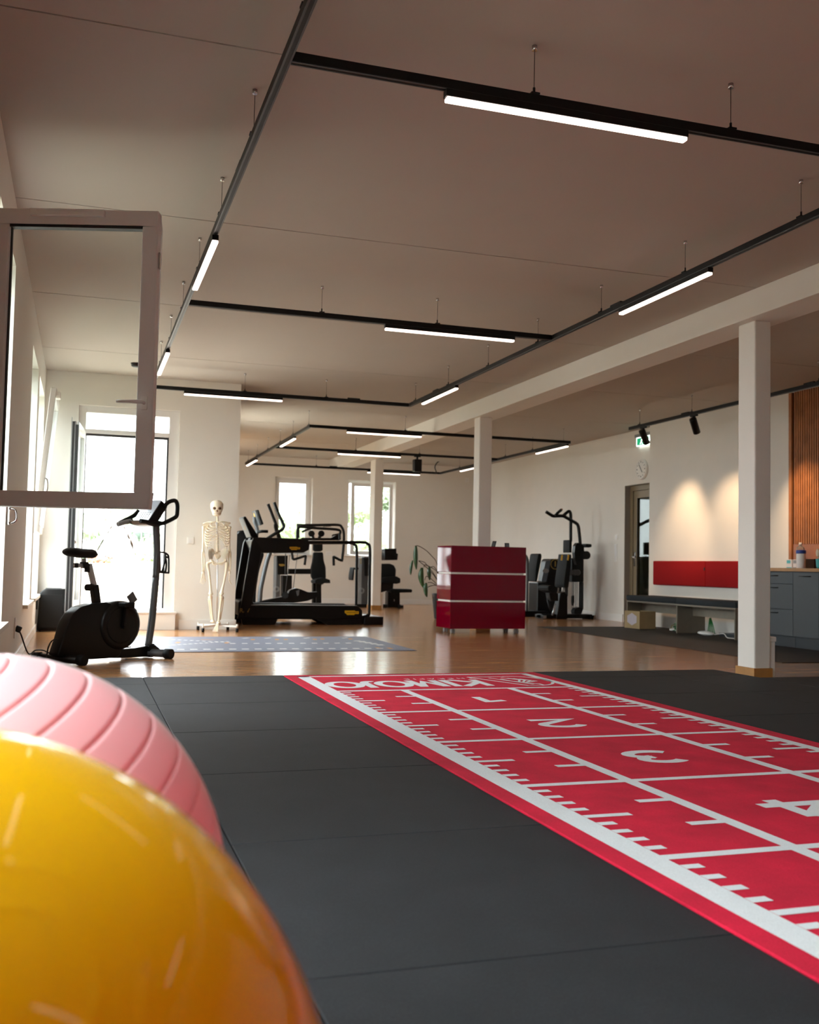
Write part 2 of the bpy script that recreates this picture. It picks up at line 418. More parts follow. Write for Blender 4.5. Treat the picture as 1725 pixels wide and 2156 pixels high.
# the sash of the nearest window, swung far into the room
hx, hy = -.498, 5.844; du = Vector((.952, -.307, 0)); dn = Vector((.307, .952, 0)); SW = .885; Z0, Z1 = 1.125, 2.735
def spt(u, t, z): return Vector((hx, hy, 0))+du*u+dn*t+Vector((0, 0, z))
def sbox(mm, u0, u1, t0, t1, z0, z1):
    return mm.obox(spt((u0+u1)/2, (t0+t1)/2, (z0+z1)/2), du*(u1-u0)/2, dn*(t1-t0)/2, (0, 0, (z1-z0)/2))
m = MB(); t0, t1 = -.035, .035
for a in ((0, SW, Z0, Z0+.085), (0, SW, Z1-.085, Z1), (0, .085, Z0+.085, Z1-.085), (SW-.085, SW, Z0+.085, Z1-.085)): sbox(m, a[0], a[1], t0, t1, a[2], a[3])
sash = struct(m.build('window_sash', M_PVC, WA, bevel=.007))
m = MB()
for a in ((.085, SW-.085, Z1-.100, Z1-.085), (.085, .091, Z0+.085, Z1-.1)): sbox(m, a[0], a[1], -.03 if a[1] > .2 else -.010, .02 if a[1] > .2 else .008, a[2], a[3])
struct(m.build('window_gasket', M_GASKET, sash))
struct(sbox(MB(), .085, SW-.085, -.005, .005, Z0+.085, Z1-.085).build('window_pane', M_GLASS, sash))
m = MB(); sbox(m, .20, .60, t0-.028, t0, Z1-.045, Z1-.008); sbox(m, .235, .545, t0-.034, t0-.027, Z1-.02, Z1-.012)
struct(m.build('window_vent', M_WHITE, sash, bevel=.004))
m = MB(); zc = Z0+.565; a = spt(SW-.042, t0, zc)
sbox(m, SW-.058, SW-.026, t0-.012, t0, zc-.035, zc+.035)
m.tube([a, a-dn*.045, a-dn*.05-du*.02, a-dn*.05-du*.135], [.010, .010, .011, .008], 10, sub=3)
struct(m.build('window_handle', M_WHITE, sash))
struct(MB().obox(spt(SW+.004, 0, 2.47), du*.004, dn*.012, (0, 0, .045)).build('window_latch', M_CHROME, sash, bevel=.002))

q = P(15, 1086, X=XL)
MB().box(XL, XL+.012, q.y-.03, q.y+.03, q.z-.06, q.z+.06).tube([q+Vector((.012, 0, .05)), q+Vector((.05, 0, .04)), q+Vector((.055, 0, -.03)), q+Vector((.014, 0, -.05))], .008, 8, sub=3).build('window_crank', M_CHROME, WA)
# the far left window stands tilted: its sash leans in at the top
a, b = 11.50, 12.86; m = MB(); tilt = Vector((.13, 0, 1.55)).normalized(); bx = Vector((-.47, 0, 1.14))
def tp(y, s, t=0): return bx+Vector((0, y, 0))+tilt*s+Vector((t, 0, 0))
for y0, y1, s0, s1 in ((a, a+.08, 0, 1.56), (b-.08, b, 0, 1.56), (a+.08, b-.08, 0, .08), (a+.08, b-.08, 1.48, 1.56)):
    m.obox((tp(y0, s0)+tp(y1, s1))/2, (.03, 0, 0), (0, (y1-y0)/2, 0), tilt*(s1-s0)/2)
ts = struct(m.build('window_sash', M_PVC, WC_, bevel=.005))
struct(MB().obox((tp(a, .08)+tp(b, 1.48))/2, (.004, 0, 0), (0, (b-a-.16)/2, 0), tilt*.7).build('window_pane', M_GLASS, ts))
struct(MB().box(-.33, -.27, 11.62, 11.75, 2.60, 2.67).build('window_opener', M_WHITE, ts, bevel=.006))
struct(MB().tube([(-.41, 11.55, 1.72), (-.37, 11.55, 1.70), (-.365, 11.55, 1.60), (-.39, 11.55, 1.53)], .008, 8, sub=3).build('window_handle', M_WHITE, ts))

# back windows
def back_window(n, a, b, ajar):
    z0, z1 = 1.06, 2.737; m = MB(); y0, y1 = 21.90, 21.97
    m.box(a, a+.055, y0, y1, z0, z1); m.box(b-.055, b, y0, y1, z0, z1); m.box(a+.055, b-.055, y0, y1, z1-.06, z1); m.box(a+.055, b-.055, y0, y1, z0, z0+.05)
    w = struct(m.build('window_%d' % n, M_PVC, bevel=.005))
    sh = -.05 if ajar else 0; m = MB(); ya, yb = 21.875+sh, 21.925+sh; a2, b2 = a+.045+(.05 if ajar else 0), b-.045
    m.box(a2, a2+.075, ya, yb, z0+.04, z1-.05); m.box(b2-.075, b2, ya, yb, z0+.04, z1-.05); m.box(a2+.075, b2-.075, ya, yb, z1-.125, z1-.05); m.box(a2+.075, b2-.075, ya, yb, z0+.04, z0+.115)
    s = struct(m.build('window_sash', M_PVC, w, bevel=.006))
    struct(MB().box(a2+.07, b2-.07, ya+.02, ya+.028, z0+.11, z1-.12).build('window_pane', M_GLASS, s))
    struct(MB().bar((a2+.035, ya-.02, 1.72), (a2+.035, ya-.025, 1.58), .018, .02).box(a2+.02, a2+.05, ya-.012, ya, 1.66, 1.76).build('window_handle', M_WHITE, s, bevel=.002))
    struct(MB().box(a-.06, b+.06, YK-.06, 21.88, 1.03, 1.06).build('window_sill', M_SILL, w, bevel=.004))
back_window(4, *WIN_B[0], False); back_window(5, *WIN_B[1], True)

# terrace door with fanlight, its leaf swung into the room
m = MB(); ya, yb = 13.13, 13.21
m.box(-.083, .008, ya, yb, .21, 2.76); m.box(1.012, 1.135, ya, yb, .21, 2.76); m.box(.008, 1.012, ya, yb, 2.676, 2.76); m.box(.008, 1.012, ya, yb, 2.42, 2.475); m.box(.008, 1.012, ya, yb, .21, .262)
dr = struct(m.build('door_1', M_PVC, bevel=.006))
m = MB(); m.box(.008, 1.012, ya+.02, yb, 2.392, 2.42); m.box(.992, 1.012, ya+.02, yb, .262, 2.392); m.box(.008, .02, ya+.02, yb, .262, 2.392)
struct(m.build('door_gasket', M_GASKET, dr))
struct(MB().box(.008, 1.012, ya+.03, ya+.04, 2.475, 2.676).build('door_pane', M_GLASS, dr))
m = MB().box(-.095, 1.150, 12.995, 13.13, 0, .195); struct(m.build('door_step', M_WHITE, dr, bevel=.003))
struct(MB().box(-.11, 1.165, 12.985, 13.14, .195, .222).build('door_sill', M_SILL, dr, bevel=.004))
lx, ly = -.03, 13.06; ld = Vector((-.0787, -.9969, 0)); ln = Vector((.9969, -.0787, 0)); LW = .96; L0, L1 = .255, 2.425
def lpt(u, t, z): return Vector((lx, ly, 0))+ld*u+ln*t+Vector((0, 0, z))
def lbox(mm, u0, u1, t0, t1, z0, z1): return mm.obox(lpt((u0+u1)/2, (t0+t1)/2, (z0+z1)/2), ld*(u1-u0)/2, ln*(t1-t0)/2, (0, 0, (z1-z0)/2))
m = MB()
for q in ((0, .095, L0, L1), (LW-.095, LW, L0, L1), (.095, LW-.095, L0, L0+.11), (.095, LW-.095, L1-.095, L1)): lbox(m, q[0], q[1], -.035, .035, q[2], q[3])
lf = struct(m.build('door_leaf', M_PVC, dr, bevel=.005))
struct(lbox(MB(), .095, LW-.095, -.006, .006, L0+.11, L1-.095).build('door_pane', M_GLASS, lf))
m = MB()
lbox(m, LW, LW+.012, -.036, -.010, L0+.01, L1-.005); lbox(m, LW, LW+.012, .000, .030, L0+.01, L1-.04)
struct(m.build('door_gasket', M_GASKET, lf))
m = MB(); lbox(m, LW, LW+.014, -.046, -.038, L0, L1+.04); lbox(m, LW, LW+.010, -.010, .000, L0+.01, L1); lbox(m, LW, LW+.010, .030, .038, L0+.01, L1)
struct(m.build('door_edge', M_LGREY, lf))
m = MB(); a = lpt(LW-.045, -.035, 1.13); m.tube([a, a-ln*.05, a-ln*.055+ld*(-.11)], .011, 10); m.cyl(lpt(LW-.045, .035, 1.05), lpt(LW-.045, .05, 1.05), .02)
struct(m.build('door_handle', M_WHITE, lf))

# bronze-framed glass door in the right wall
m = MB(); m.box(8.72, 8.80, 14.02, 14.11, 0, 2.27); m.box(8.72, 8.80, 14.925, 15.017, 0, 2.27); m.box(8.72, 8.80, 14.11, 14.925, 2.18, 2.27)
d2 = struct(m.build('door_2', M_DOORF, bevel=.004))
struct(MB().box(8.621, 8.72, 15.009, 15.0165, 0, 2.27).box(8.621, 8.72, 14.02, 15.009, 2.2625, 2.2695).build('door_reveal', mat('taupe_reveal', '#9a9186', .6), d2))
m = MB(); m.box(8.735, 8.785, 14.115, 14.235, .01, 2.175); m.box(8.735, 8.785, 14.80, 14.92, .01, 2.175); m.box(8.735, 8.785, 14.235, 14.80, 2.055, 2.175); m.box(8.735, 8.785, 14.235, 14.80, .01, .15)
l2 = struct(m.build('door_leaf', M_DOORF, d2, bevel=.004))
struct(MB().box(8.755, 8.765, 14.235, 14.80, .15, 2.055).build('door_pane', M_GLASSD, l2))
struct(MB().box(8.732, 8.742, 14.228, 14.236, .15, 2.055).box(8.732, 8.742, 14.795, 14.805, .15, 2.06).build('door_gasket', M_GASKET, l2))
m = MB(); m.box(8.722, 8.735, 14.84, 14.885, .93, 1.16); m.tube([(8.73, 14.865, 1.08), (8.67, 14.865, 1.08), (8.665, 14.85, 1.08), (8.665, 14.74, 1.08)], .011, 10)
struct(m.build('door_handle', M_CHROME, l2))

# ================================================================== OUTSIDE
M_GROUND = mat('meadow_ground', '#5a5c50', .95, noise=.2, nscale=.4)
struct(MB().box(-90, 120, -80, 160, -6.2, -6).build('ground', M_GROUND))
M_TERR = mat('pale_terrace_slab', '#d9d2c6', .8, noise=.04, nscale=4); M_REND = mat('pale_render', '#e6dfd4', .85)
struct(MB().box(-7, XE-.3, 13.38, 18.0, -.2, .12).build('terrace_floor', M_TERR))
struct(MB().box(-7, XE-.3, 17.7, 17.95, .12, .80).box(-7, XE-.3, 17.66, 17.99, .80, .84).build('terrace_parapet_wall', M_REND))
rl = thing('terrace_railing', 'thin white railing on the terrace parapet outside the open door', 'railing', (-2, 17.82, .84))
MB().bar((-7, 17.82, 1.36), (XE-.32, 17.82, 1.36), .04, .03).bar((-7, 17.82, .92), (XE-.32, 17.82, .92), .03, .025).build('rail', M_WHITE, rl)
m = MB()
for k in range(70):
    x = -6.95+.12*k
    if x < 1.55: m.bar((x, 17.82, .9), (x, 17.82, 1.36), .012, .012)
for x in (-5, -3.2, -1.4, .4): m.bar((x, 17.82, .84), (x, 17.82, 1.36), .03, .03)
o = m.build('baluster', M_WHITE, rl); o['kind'] = 'stuff'
bn = thing('terrace_bench', 'low pale wooden bench on the terrace outside the open door', 'bench', (.45, 15.9, .12))
M_TEAK = mat('bleached_wood', '#cdb79b', .7, noise=.1, nscale=12)
MB().box(-1.0, 1.5, 15.7, 16.1, .40, .46).build('seat', M_TEAK, bn, bevel=.005)
for x in (-.9, .45, 1.4): MB().box(x-.04, x+.04, 15.74, 16.06, .12, .40).build('leg', M_TEAK, bn, bevel=.004)

def leafball(m, c, rx, ry, rz, n, s, rng):
    c = Vector(c)
    for _ in range(n):
        z = rng.uniform(-1, 1); t = rng.uniform(0, 2*PI); q = math.sqrt(1-z*z); k = rng.uniform(.72, 1.05)
        p = c+Vector((rx*q*math.cos(t), ry*q*math.sin(t), rz*z))*k
        a = Vector((rng.uniform(-1, 1), rng.uniform(-1, 1), rng.uniform(-1, 1))).normalized(); b = a.orthogonal().normalized(); w = s*rng.uniform(.6, 1.3)
        m.add([p-a*w, p+b*w*.55, p+a*w, p-b*w*.55], [(0, 1, 2, 3)])
def tree(label, x, y, ztop, rad, hgt, m_leaf, seed, n=1500, cat='tree', grp=None):
    rng = random.Random(seed); t = thing('tree', label, cat, (x, y, -6), grp); m = MB()
    for k in range(9):
        u = rng.uniform(-.6, .6)*rad; v = rng.uniform(-.6, .6)*rad; w = rng.uniform(.15, .85)
        r = rad*rng.uniform(.38, .6); zz = ztop-hgt*(1-w)-r*.8 if k else ztop-r*.8
        if k == 0: u = v = 0
        leafball(m, (x+u, y+v, zz), r, r, r*.8, n//3, .022*rad+.05, rng)
        m.ell((x+u, y+v, zz), r*.74, r*.74, r*.6, 10, 7)
    m.build('crown', m_leaf, t)
    MB().tube([(x, y, -6), (x+.1, y, -2), (x, y, ztop-hgt*.6)], [.25, .2, .12], 8).build('trunk', mat('bark', '#4a3a2b', .9), t)
    return t
M_TR = [mat('tree_leaves_light', '#a3ad86', .7, noise=.3, nscale=1.5), mat('tree_leaves_mid', '#8a9878', .7, noise=.3, nscale=1.5), mat('tree_leaves_dark', '#6f8070', .7, noise=.3, nscale=1.5)]
def at_tree(px, ytop, Y, rad, hgt, k, seed, label, n=1500):
    p = P(px, ytop, Y=Y); return tree(label, p.x, Y, p.z, rad, hgt, M_TR[k], seed, n)
at_tree(612, 1073, 36, 2.1, 5.5, 0, 1, 'light green tree filling the left back window', 2600)
at_tree(668, 1090, 43, 2.0, 5.0, 1, 2, 'green tree half hidden behind the wall between the back windows')
at_tree(762, 1040, 38, 1.7, 6.0, 0, 3, 'pale green tree in the left part of the right back window', 2600)
at_tree(816, 1018, 34, 1.5, 7.0, 1, 4, 'tall darker tree in the strip of window right of the far pillar', 2600)
at_tree(790, 1095, 30, 1.4, 4.0, 0, 5, 'low bushy tree at the foot of the right back window')
at_tree(186, 1078, 57.5, 2.5, 7.0, 1, 6, 'tree outside the open door, left of the gabled house')
at_tree(262, 1056, 78, 4.4, 9.0, 0, 7, 'tall light tree behind the roof of the gabled house', 2200)
at_tree(322, 1078, 66, 2.8, 9.0, 2, 8, 'tree outside the open door, right of the gabled house', 2600)
at_tree(338, 1120, 40, 1.6, 5.0, 0, 9, 'young green tree beyond the railing right of the gabled house', 2000)
# gabled house across the garden
hb = thing('gabled_house', 'white gabled house with a pale tiled roof seen through the open door', 'house', (1.0, 46, -6))
Yh = 45.; pk = P(250, 1084, Y=Yh); le = P(178, 1190, Y=Yh); re = P(303, 1190, Y=Yh)
MB().prism([(le.x+.2, Yh, -6), (re.x-.2, Yh, -6), (re.x-.2, Yh, re.z), (pk.x, Yh, pk.z-.05), (le.x+.2, Yh, le.z)], (0, 9, 0)).build('wall', M_REND, hb)
m = MB()
for e, sg in ((le, -1), (re, 1)):
    d = (Vector((e.x, 0, e.z))-Vector((pk.x, 0, pk.z))); d2_ = d.normalized(); nn = Vector((-d2_.z, 0, d2_.x))*(.12)
    m.prism([Vector((pk.x, Yh-.06, pk.z)), Vector((e.x, Yh-.06, e.z)), Vector((e.x, Yh-.06, e.z))+Vector((0, 0, .2)), Vector((pk.x, Yh-.06, pk.z+.2))], (0, 9.1, 0))
m.build('roof', mat('faded_tiles', '#d8c2b6', .85, noise=.1, nscale=3), hb)
for px, py in ((232, 1150), (262, 1150), (248, 1118)):
    q = P(px, py, Y=Yh); f = MB().box(q.x-.22, q.x+.22, Yh-.06, Yh+.02, q.z-.3, q.z+.3).build('window', M_PVC, hb)
    MB().box(q.x-.17, q.x+.17, Yh-.09, Yh-.0605, q.z-.25, q.z+.25).build('pane', mat('far_pane', '#c9ced2', .4), f)
# planter with red flowers on the parapet
pl = thing('flower_box', 'flower box with red blossoms on the parapet outside the open door', 'planter', (.1, 17.35, .12))
a = P(186, 1185, Y=17.4).x; b = P(236, 1185, Y=17.4).x
MB().box(a, b, 17.25, 17.55, .12, .80).build('box', M_REND, pl, bevel=.01)
m = MB(); rng = random.Random(5)
for k in range(7): leafball(m, (a+(b-a)*(k+.5)/7, 17.4, .84), .05, .12, .07, 60, .03, rng)
o = m.build('foliage', M_TR[0], pl)
m = MB()
for k in range(7): leafball(m, (a+(b-a)*(k+.5)/7, 17.36, .86), .045, .11, .06, 22, .026, rng)
m.build('blossom', mat('red_blossom', '#d2473f', .6), pl)

# ================================================================== LIGHT TRACKS
ZR0, ZR1 = 2.893, 2.935
def track(label, loc, rails, cords, joints, group=None):
    t = thing('light_track', label, 'light track', loc, group)
    for a, b in rails:
        MB().bar((a[0], a[1], (ZR0+ZR1)/2), (b[0], b[1], (ZR0+ZR1)/2), .036, ZR1-ZR0).build('rail', M_BLACK, t, bevel=.003)
        d = (Vector((b[0], b[1], 0))-Vector((a[0], a[1], 0))).normalized(); sd = Vector((-d.y, d.x, 0))*.0125; m = MB()
        for s in (-1, 1): m.bar(Vector((a[0], a[1], ZR0-.001))+sd*s, Vector((b[0], b[1], ZR0-.001))+sd*s, .007, .003)
        m.build('rail_lip', M_GREYP, t)
    for x, y in cords:
        m = MB().cyl((x, y, ZR1), (x, y, ZC-.012), .0016, 6); m.cyl((x, y, ZR1), (x, y, ZR1+.035), .006, 10)
        m.box(x-.02, x+.02, y-.02, y+.02, ZR1, ZR1+.008)
        c = m.build('suspension_cable', M_BLACK, t)
        MB().cyl((x, y, ZC-.022), (x, y, ZC), .012, 14).build('ceiling_cap', M_CHROME, c)
    for (x, y), d in joints:
        ax = (.08, .014) if d == 'x' else (.014, .08)
        MB().box(x-ax[0], x+ax[0], y-ax[1], y+ax[1], ZR1, ZR1+.016).build('connector', M_BLACK, t, bevel=.002)
    return t
AX, BX = .729, 3.942; C1, C2, C3, C0 = 4.006, 8.154, 12.30, -.14
cords = [(AX, C1+.85+1.2*k) for k in range(6)]+[(AX, 3.65), (AX, 2.45), (AX, .9)]+[(BX, C1+.86+1.2*k) for k in range(7)]+[(BX, 2.4), (BX, .9)]
for yy in (C1, C2, C3): cords += [(1.83, yy), (2.846, yy)]
track('black suspended light track spanning the near ceiling over the red turf', (AX, C1, ZR0),
      [((AX, C0-.018), (AX, C3+.018)), ((BX, C0-.018), (BX, C3+.018)), ((AX+.018, C0), (BX-.018, C0)), ((AX+.018, C1), (BX-.018, C1)), ((AX+.018, C2), (BX-.018, C2)), ((AX+.018, C3), (BX-.018, C3))],
      cords, [((AX, 5.3), 'y'), ((AX, 9.0), 'y'), ((BX, 7.02), 'y'), ((BX, 11.3), 'y'), ((3.2, C3-.0), 'x')])
GX, HX = 3.19, 7.47; D1, D2, D3 = 14.80, 17.76, 21.0
cords = [(GX, 14.9), (GX, 16.1), (GX, 17.2), (GX, 18.4), (GX, 19.6), (GX, 20.7), (HX, 15.0), (HX, 16.2), (HX, 17.4), (HX, 18.6), (HX, 19.8)]
for yy in (D1, D2, D3): cords += [(4.68, yy), (5.9, yy)]
track('black suspended light track over the exercise machines at the back of the room', (GX, D1, ZR0),
      [((GX, D1-.018), (GX, D3+.018)), ((HX, D1-.018), (HX, D3+.018)), ((GX+.018, D1), (HX-.018, D1)), ((GX+.018, D2), (HX-.018, D2)), ((GX+.018, D3), (HX-.018, D3))],
      cords, [((5.05, D3), 'x'), ((5.25, D2), 'x'), ((5.3, D1), 'x')])
SX = 7.52
track('black suspended light track along the right wall with the two spotlights', (SX, 12.9, ZR0), [((SX, 12.98), (SX, 5.2))],
      [(SX, 12.70), (SX, 11.40), (SX, 10.2), (SX, 9.0), (SX, 7.8)], [((SX, 11.55), 'y'), ((SX, 9.15), 'y')])

def led(label, x, y, d, L=1.19):
    t = thing('linear_light', label, 'light', (x, y, ZR0-.05), 'white linear lights under the ceiling tracks'); h = L/2
    b = (lambda m, w, l, z0, z1: m.box(x-l, x+l, y-w, y+w, z0, z1)) if d == 'x' else (lambda m, w, l, z0, z1: m.box(x-w, x+w, y-l, y+l, z0, z1))
    b(MB(), .020, h, ZR0-.034, ZR0-.0026).build('housing', M_BLACK, t)
    b(MB(), .0195, h-.004, ZR0-.052, ZR0-.034).build('diffuser', M_LED, t, bevel=.005)
    return t
NEAR = 'near ceiling track'
led('glowing linear light nearest the camera, on the first crossbar of the %s' % NEAR, 2.009, C1, 'x')
led('glowing linear light on the second crossbar of the %s' % NEAR, 2.972, C2, 'x')
led('glowing linear light on the third crossbar of the %s, before the skeleton wall' % NEAR, 1.700, C3, 'x')
led('nearer of the two glowing linear lights on the left rail of the %s' % NEAR, AX, 6.91, 'y')
led('farther of the two glowing linear lights on the left rail of the %s' % NEAR, AX, 10.53, 'y')
led('nearer of the two glowing linear lights on the right rail of the %s' % NEAR, BX, 6.36, 'y')
led('farther glowing linear light on the right rail of the %s, beside the beam' % NEAR, BX, 11.18, 'y')
led('linear light on the left rail directly above the yellow and pink balls', AX, 2.2, 'y')
led('linear light on the end crossbar of the near track, mirrored low in the yellow ball', 2.2, C0, 'x')
led('linear light on the right rail above the near end of the red turf', BX, 1.9, 'y')
led('glowing linear light on the nearest crossbar of the track over the machines', 4.35, D1, 'x')
led('glowing linear light on the middle crossbar of the track over the machines', 4.94, D2, 'x')
led('glowing linear light on the crossbar closest to the back windows', 6.40, D3, 'x')
led('nearer glowing linear light on the left rail of the track over the machines', GX, 16.53, 'y')
led('farther glowing linear light on the left rail of the track over the machines', GX, 20.24, 'y')
led('nearer glowing linear light on the right rail of the track over the machines', HX, 15.45, 'y')
led('glowing linear light on the right rail half hidden by the middle pillar', HX, 19.15, 'y')

def spot(label, y, dx, dy, tgt):
    t = thing('track_spotlight', label, 'spotlight', (SX, y, ZR0-.02), 'black track spotlights')
    MB().box(SX-.017, SX+.017, y-.07, y+.07, ZR0-.022, ZR0).build('adapter', M_BLACK, t, bevel=.003)
    top = Vector((SX, y, ZR0-.022)); piv = top+Vector((0, 0, -.085))
    MB().tube([top, top+Vector((0, 0, -.03)), piv], [.022, .010, .012], 10).build('stem', M_BLACK, t)
    d = (Vector(tgt)-piv).normalized(); a = piv-d*.07; e = piv+d*.15
    MB().lathe(a, [(.02, 0), (.044, .004), (.047, .02), (.047, .215), (.045, .22)], d, 28).build('lamp_head', M_SATIN, t)
    MB().lathe(e, [(.001, -.004), (.034, -.001), (.034, .003), (.001, .003)], d, 24).build('lens', mat('lit_lens', '#ffffff', .3, emit=(1, .72, .46), estr=12), t)
    L = bpy.data.lights.new('spot_beam', 'SPOT'); L.energy = SPOT_POWER; L.color = (1.0, .68, .40); L.spot_size = math.radians(64); L.spot_blend = 1.0; L.shadow_soft_size = .03
    lo = bpy.data.objects.new('spot_beam', L); COL.objects.link(lo); lo.parent = t
    lo.location = e+d*.012-Vector(t.location); lo.rotation_euler = d.to_track_quat('-Z', 'Y').to_euler()
    return t
spot('black track spotlight in front of the green exit sign', 12.60, 0, 0, (8.45, P(1442, 1100, X=8.45).y, 1.35))
spot('black track spotlight aimed at the wall right of the clock', 11.35, 0, 0, (8.45, P(1534, 1100, X=8.45).y, 1.35))
spot('black track spotlight hidden behind the near pillar, lighting the slatted panel', 10.15, 0, 0, (8.45, P(1690, 1100, X=8.40).y, 1.35))

# small black loudspeaker and looped cable hanging from the far track
sp = thing('track_loudspeaker', 'small black loudspeaker hanging from the middle crossbar over the machines', 'loudspeaker', (5.83, D2, 2.6))
a = P(871, 967, Y=D2); b = P(886, 994, Y=D2)
MB().box(a.x, b.x, D2-.07, D2+.07, b.z, a.z).build('cabinet', M_SATIN, sp, bevel=.012)
MB().bar(((a.x+b.x)/2, D2, a.z), ((a.x+b.x)/2, D2, ZR0), .03, .03).box((a.x+b.x)/2-.06, (a.x+b.x)/2+.06, D2-.018, D2+.018, ZR0-.02, ZR0).build('bracket', M_BLACK, sp)
q = [P(x, y, Y=D3-.1) for x, y in ((936, 971), (928, 970), (920, 975), (916, 984), (919, 994))]
tag(MB().tube([q[0]+Vector((.02, .1, -.0))]+q+[Vector((q[-1].x, D3-.03, ZR0))], .012, 8, sub=4).build('looped_cable', M_CABLE), 'short black looped cable at the corner of the far light track', 'cable')

# ================================================================== FLOOR TILES, TURF, BALLS
ZM = .035
def tile(x0, x1, y0, y1, first=[]):
    m = MB().box(x0+.0015, x1-.0015, y0+.0015, y1-.0015, 0, ZM)
    o = m.build('rubber_floor_tile', M_TILE, bevel=.003, seg=1)
    return tag(o, 'black rubber floor tile of the square-tiled area around the red turf', 'floor tile', 'black rubber floor tiles')
cols = [(XL+.02, .445), (.445, 1.445), (1.445, 2.445), (3.445, 4.445), (4.445, 5.12), (5.12, 6.12)]
rows = [(7.0, 7.42), (6.0, 7.0), (5.0, 6.0), (4.0, 5.0), (3.0, 4.0), (2.0, 3.0), (1.0, 2.0)]
for ci, (a, b) in enumerate(cols):
    for ri, (c, d) in enumerate(rows):
        if ci == 5 and ri == 0: continue
        if ci >= 4 and ri >= 3: continue
        if ci == 3 and ri >= 4: continue
        tile(a, b, c, 6.80 if (ci == 5 and ri == 1) else d)
for ci, (a, b) in enumerate(cols[:2]): tile(a, b, 0.0, 1.0)

TX0, TX1, TY1, TZ = 1.430, 3.410, 7.315, ZM+.009
tf = thing('turf_runway', 'red artificial turf runway with white lanes and the numbers 1 to 4', 'turf runway', (2.42, 4.5, ZM))
MB().box(TX0, TX1, -1.2, TY1, ZM, TZ).build('turf', M_TURF, tf, bevel=.003, seg=1)
ZW = TZ+.0010
mk = MB()
lift = 0.
def strip(x0, x1, y0, y1): mk.add([(x, y, ZW+lift) for x, y in ((x0, y0), (x1, y0), (x1, y1), (x0, y1))], [(0, 1, 2, 3)])
LX0, LX1, lw, rw = 1.505, 3.305, .092, .064
strip(LX0, LX0+lw, -1.2, 7.235); strip(LX1-rw, LX1, -1.2, 7.235); strip(LX0, LX1, 7.19, 7.235)
cells = [6.36-.9535*k for k in range(8)]
I0, I1 = 2.035, 2.785
lift = .0002
for c in cells: strip(LX0+lw-.001, LX1-rw+.001, c-.022, c+.022)
lift = .0004
strip(I0-.027, I0+.027, -1.2, 6.36); strip(I1-.027, I1+.027, -1.2, 6.36)
lift = .0006
for c in cells:
    for k in range(1, 10):
        y = c-.09535*k; L = .17 if k == 5 else .06
        strip(LX0+lw, LX0+lw+L, y-.018, y+.018); strip(LX1-rw-L, LX1-rw, y-.018, y+.018)
    for k in (1, 2):
        y = c-.9535*k/3; strip(I0-.15, I0-.026, y-.02, y+.02); strip(I1+.026, I1+.15, y-.02, y+.02)
mk.build('lane_markings', M_TURFW, tf)
def stroke(m, pts, w, z=None):
    global lift
    if z is None: z = ZW+lift; lift += .00008
    pts = [Vector((p[0], p[1], z)) for p in pts]; b = len(m.v); n = len(pts)
    for i, p in enumerate(pts):
        d = (pts[min(i+1, n-1)]-pts[max(i-1, 0)]).normalized(); s = Vector((-d.y, d.x, 0))
        k = 1.0
        if 0 < i < n-1:
            a = (pts[i]-pts[i-1]).normalized(); k = 1/max(.5, s.dot(Vector((-a.y, a.x, 0))))
        m.v.append(p+s*w/2*k); m.v.append(p-s*w/2*k)
    for i in range(n-1): m.f.append([b+2*i, b+2*i+1, b+2*i+3, b+2*i+2]); m.sm.append(False)
def arc(cx, cy, rx, ry, a0, a1, n=14): return [(cx+rx*math.cos(math.radians(a0+(a1-a0)*k/n)), cy+ry*math.sin(math.radians(a0+(a1-a0)*k/n))) for k in range(n+1)]
DIG = {1: [[(.06, .5), (.06, -.5)], [(.06, .40), (-.24, .24)]],
       2: [arc(0, .2, .26, .28, 165, -35)+[(-.26, -.47), (.30, -.47)]],
       3: [arc(0, .23, .22, .25, 150, -80), arc(0, -.22, .26, .27, 80, -150)],
       4: [[(.14, -.5), (.14, .5)], [(.14, .46), (-.30, -.2)], [(-.34, -.2), (.36, -.2)]]}
def glyphs(m, sts, cx, cy, sx, sy, w):
    """Strokes of one character seen from the far end of the lane: its right is -X, its up is -Y."""
    global lift
    for st in sts:
        stroke(m, [(cx-x*sx, cy-y*sy) for x, y in st], w, ZW+lift); lift += .00008
for n in (1, 2, 3, 4):
    m = MB(); lift = 0.; glyphs(m, DIG[n], 2.42 if n > 1 else 2.40, 6.31-.9535*(n-.5), .40, .24, .058)
    m.build('lane_number', M_TURFW, tf)
WORD = {'K': [[(-.42, -.5), (-.42, .5)], [(.42, .5), (-.32, -.03), (.45, -.5)]], 'I': [[(0, -.5), (0, .5)]],
        'M': [[(-.44, -.5), (-.40, .48)], [(-.40, .44), (0, -.30), (.40, .44)], [(.44, -.5), (.40, .48)]],
        'O': [arc(0, 0, .42, .42, 0, 360, 28)], 'J': [[(.18, .5), (.18, -.18)]+arc(-.12, -.18, .30, .26, 0, -120, 10)]}
m = MB(); lift = 0.
for ch, cx, wd in (('K', 2.625, .21), ('I', 2.48, .2), ('M', 2.315, .20), ('O', 2.07, .245), ('J', 1.915, .17), ('O', 1.725, .245)):
    glyphs(m, WORD[ch], cx, 6.69, wd, .37, .060)
m.build('lettering', M_TURFW, tf)
m = MB(); text_mesh(m, 'T H E R A P I E', .085, (2.50, 6.965, ZW), (-1, 0, 0), (0, -1, 0))
m.build('small_lettering', M_TURFW, tf)
lift = 0.
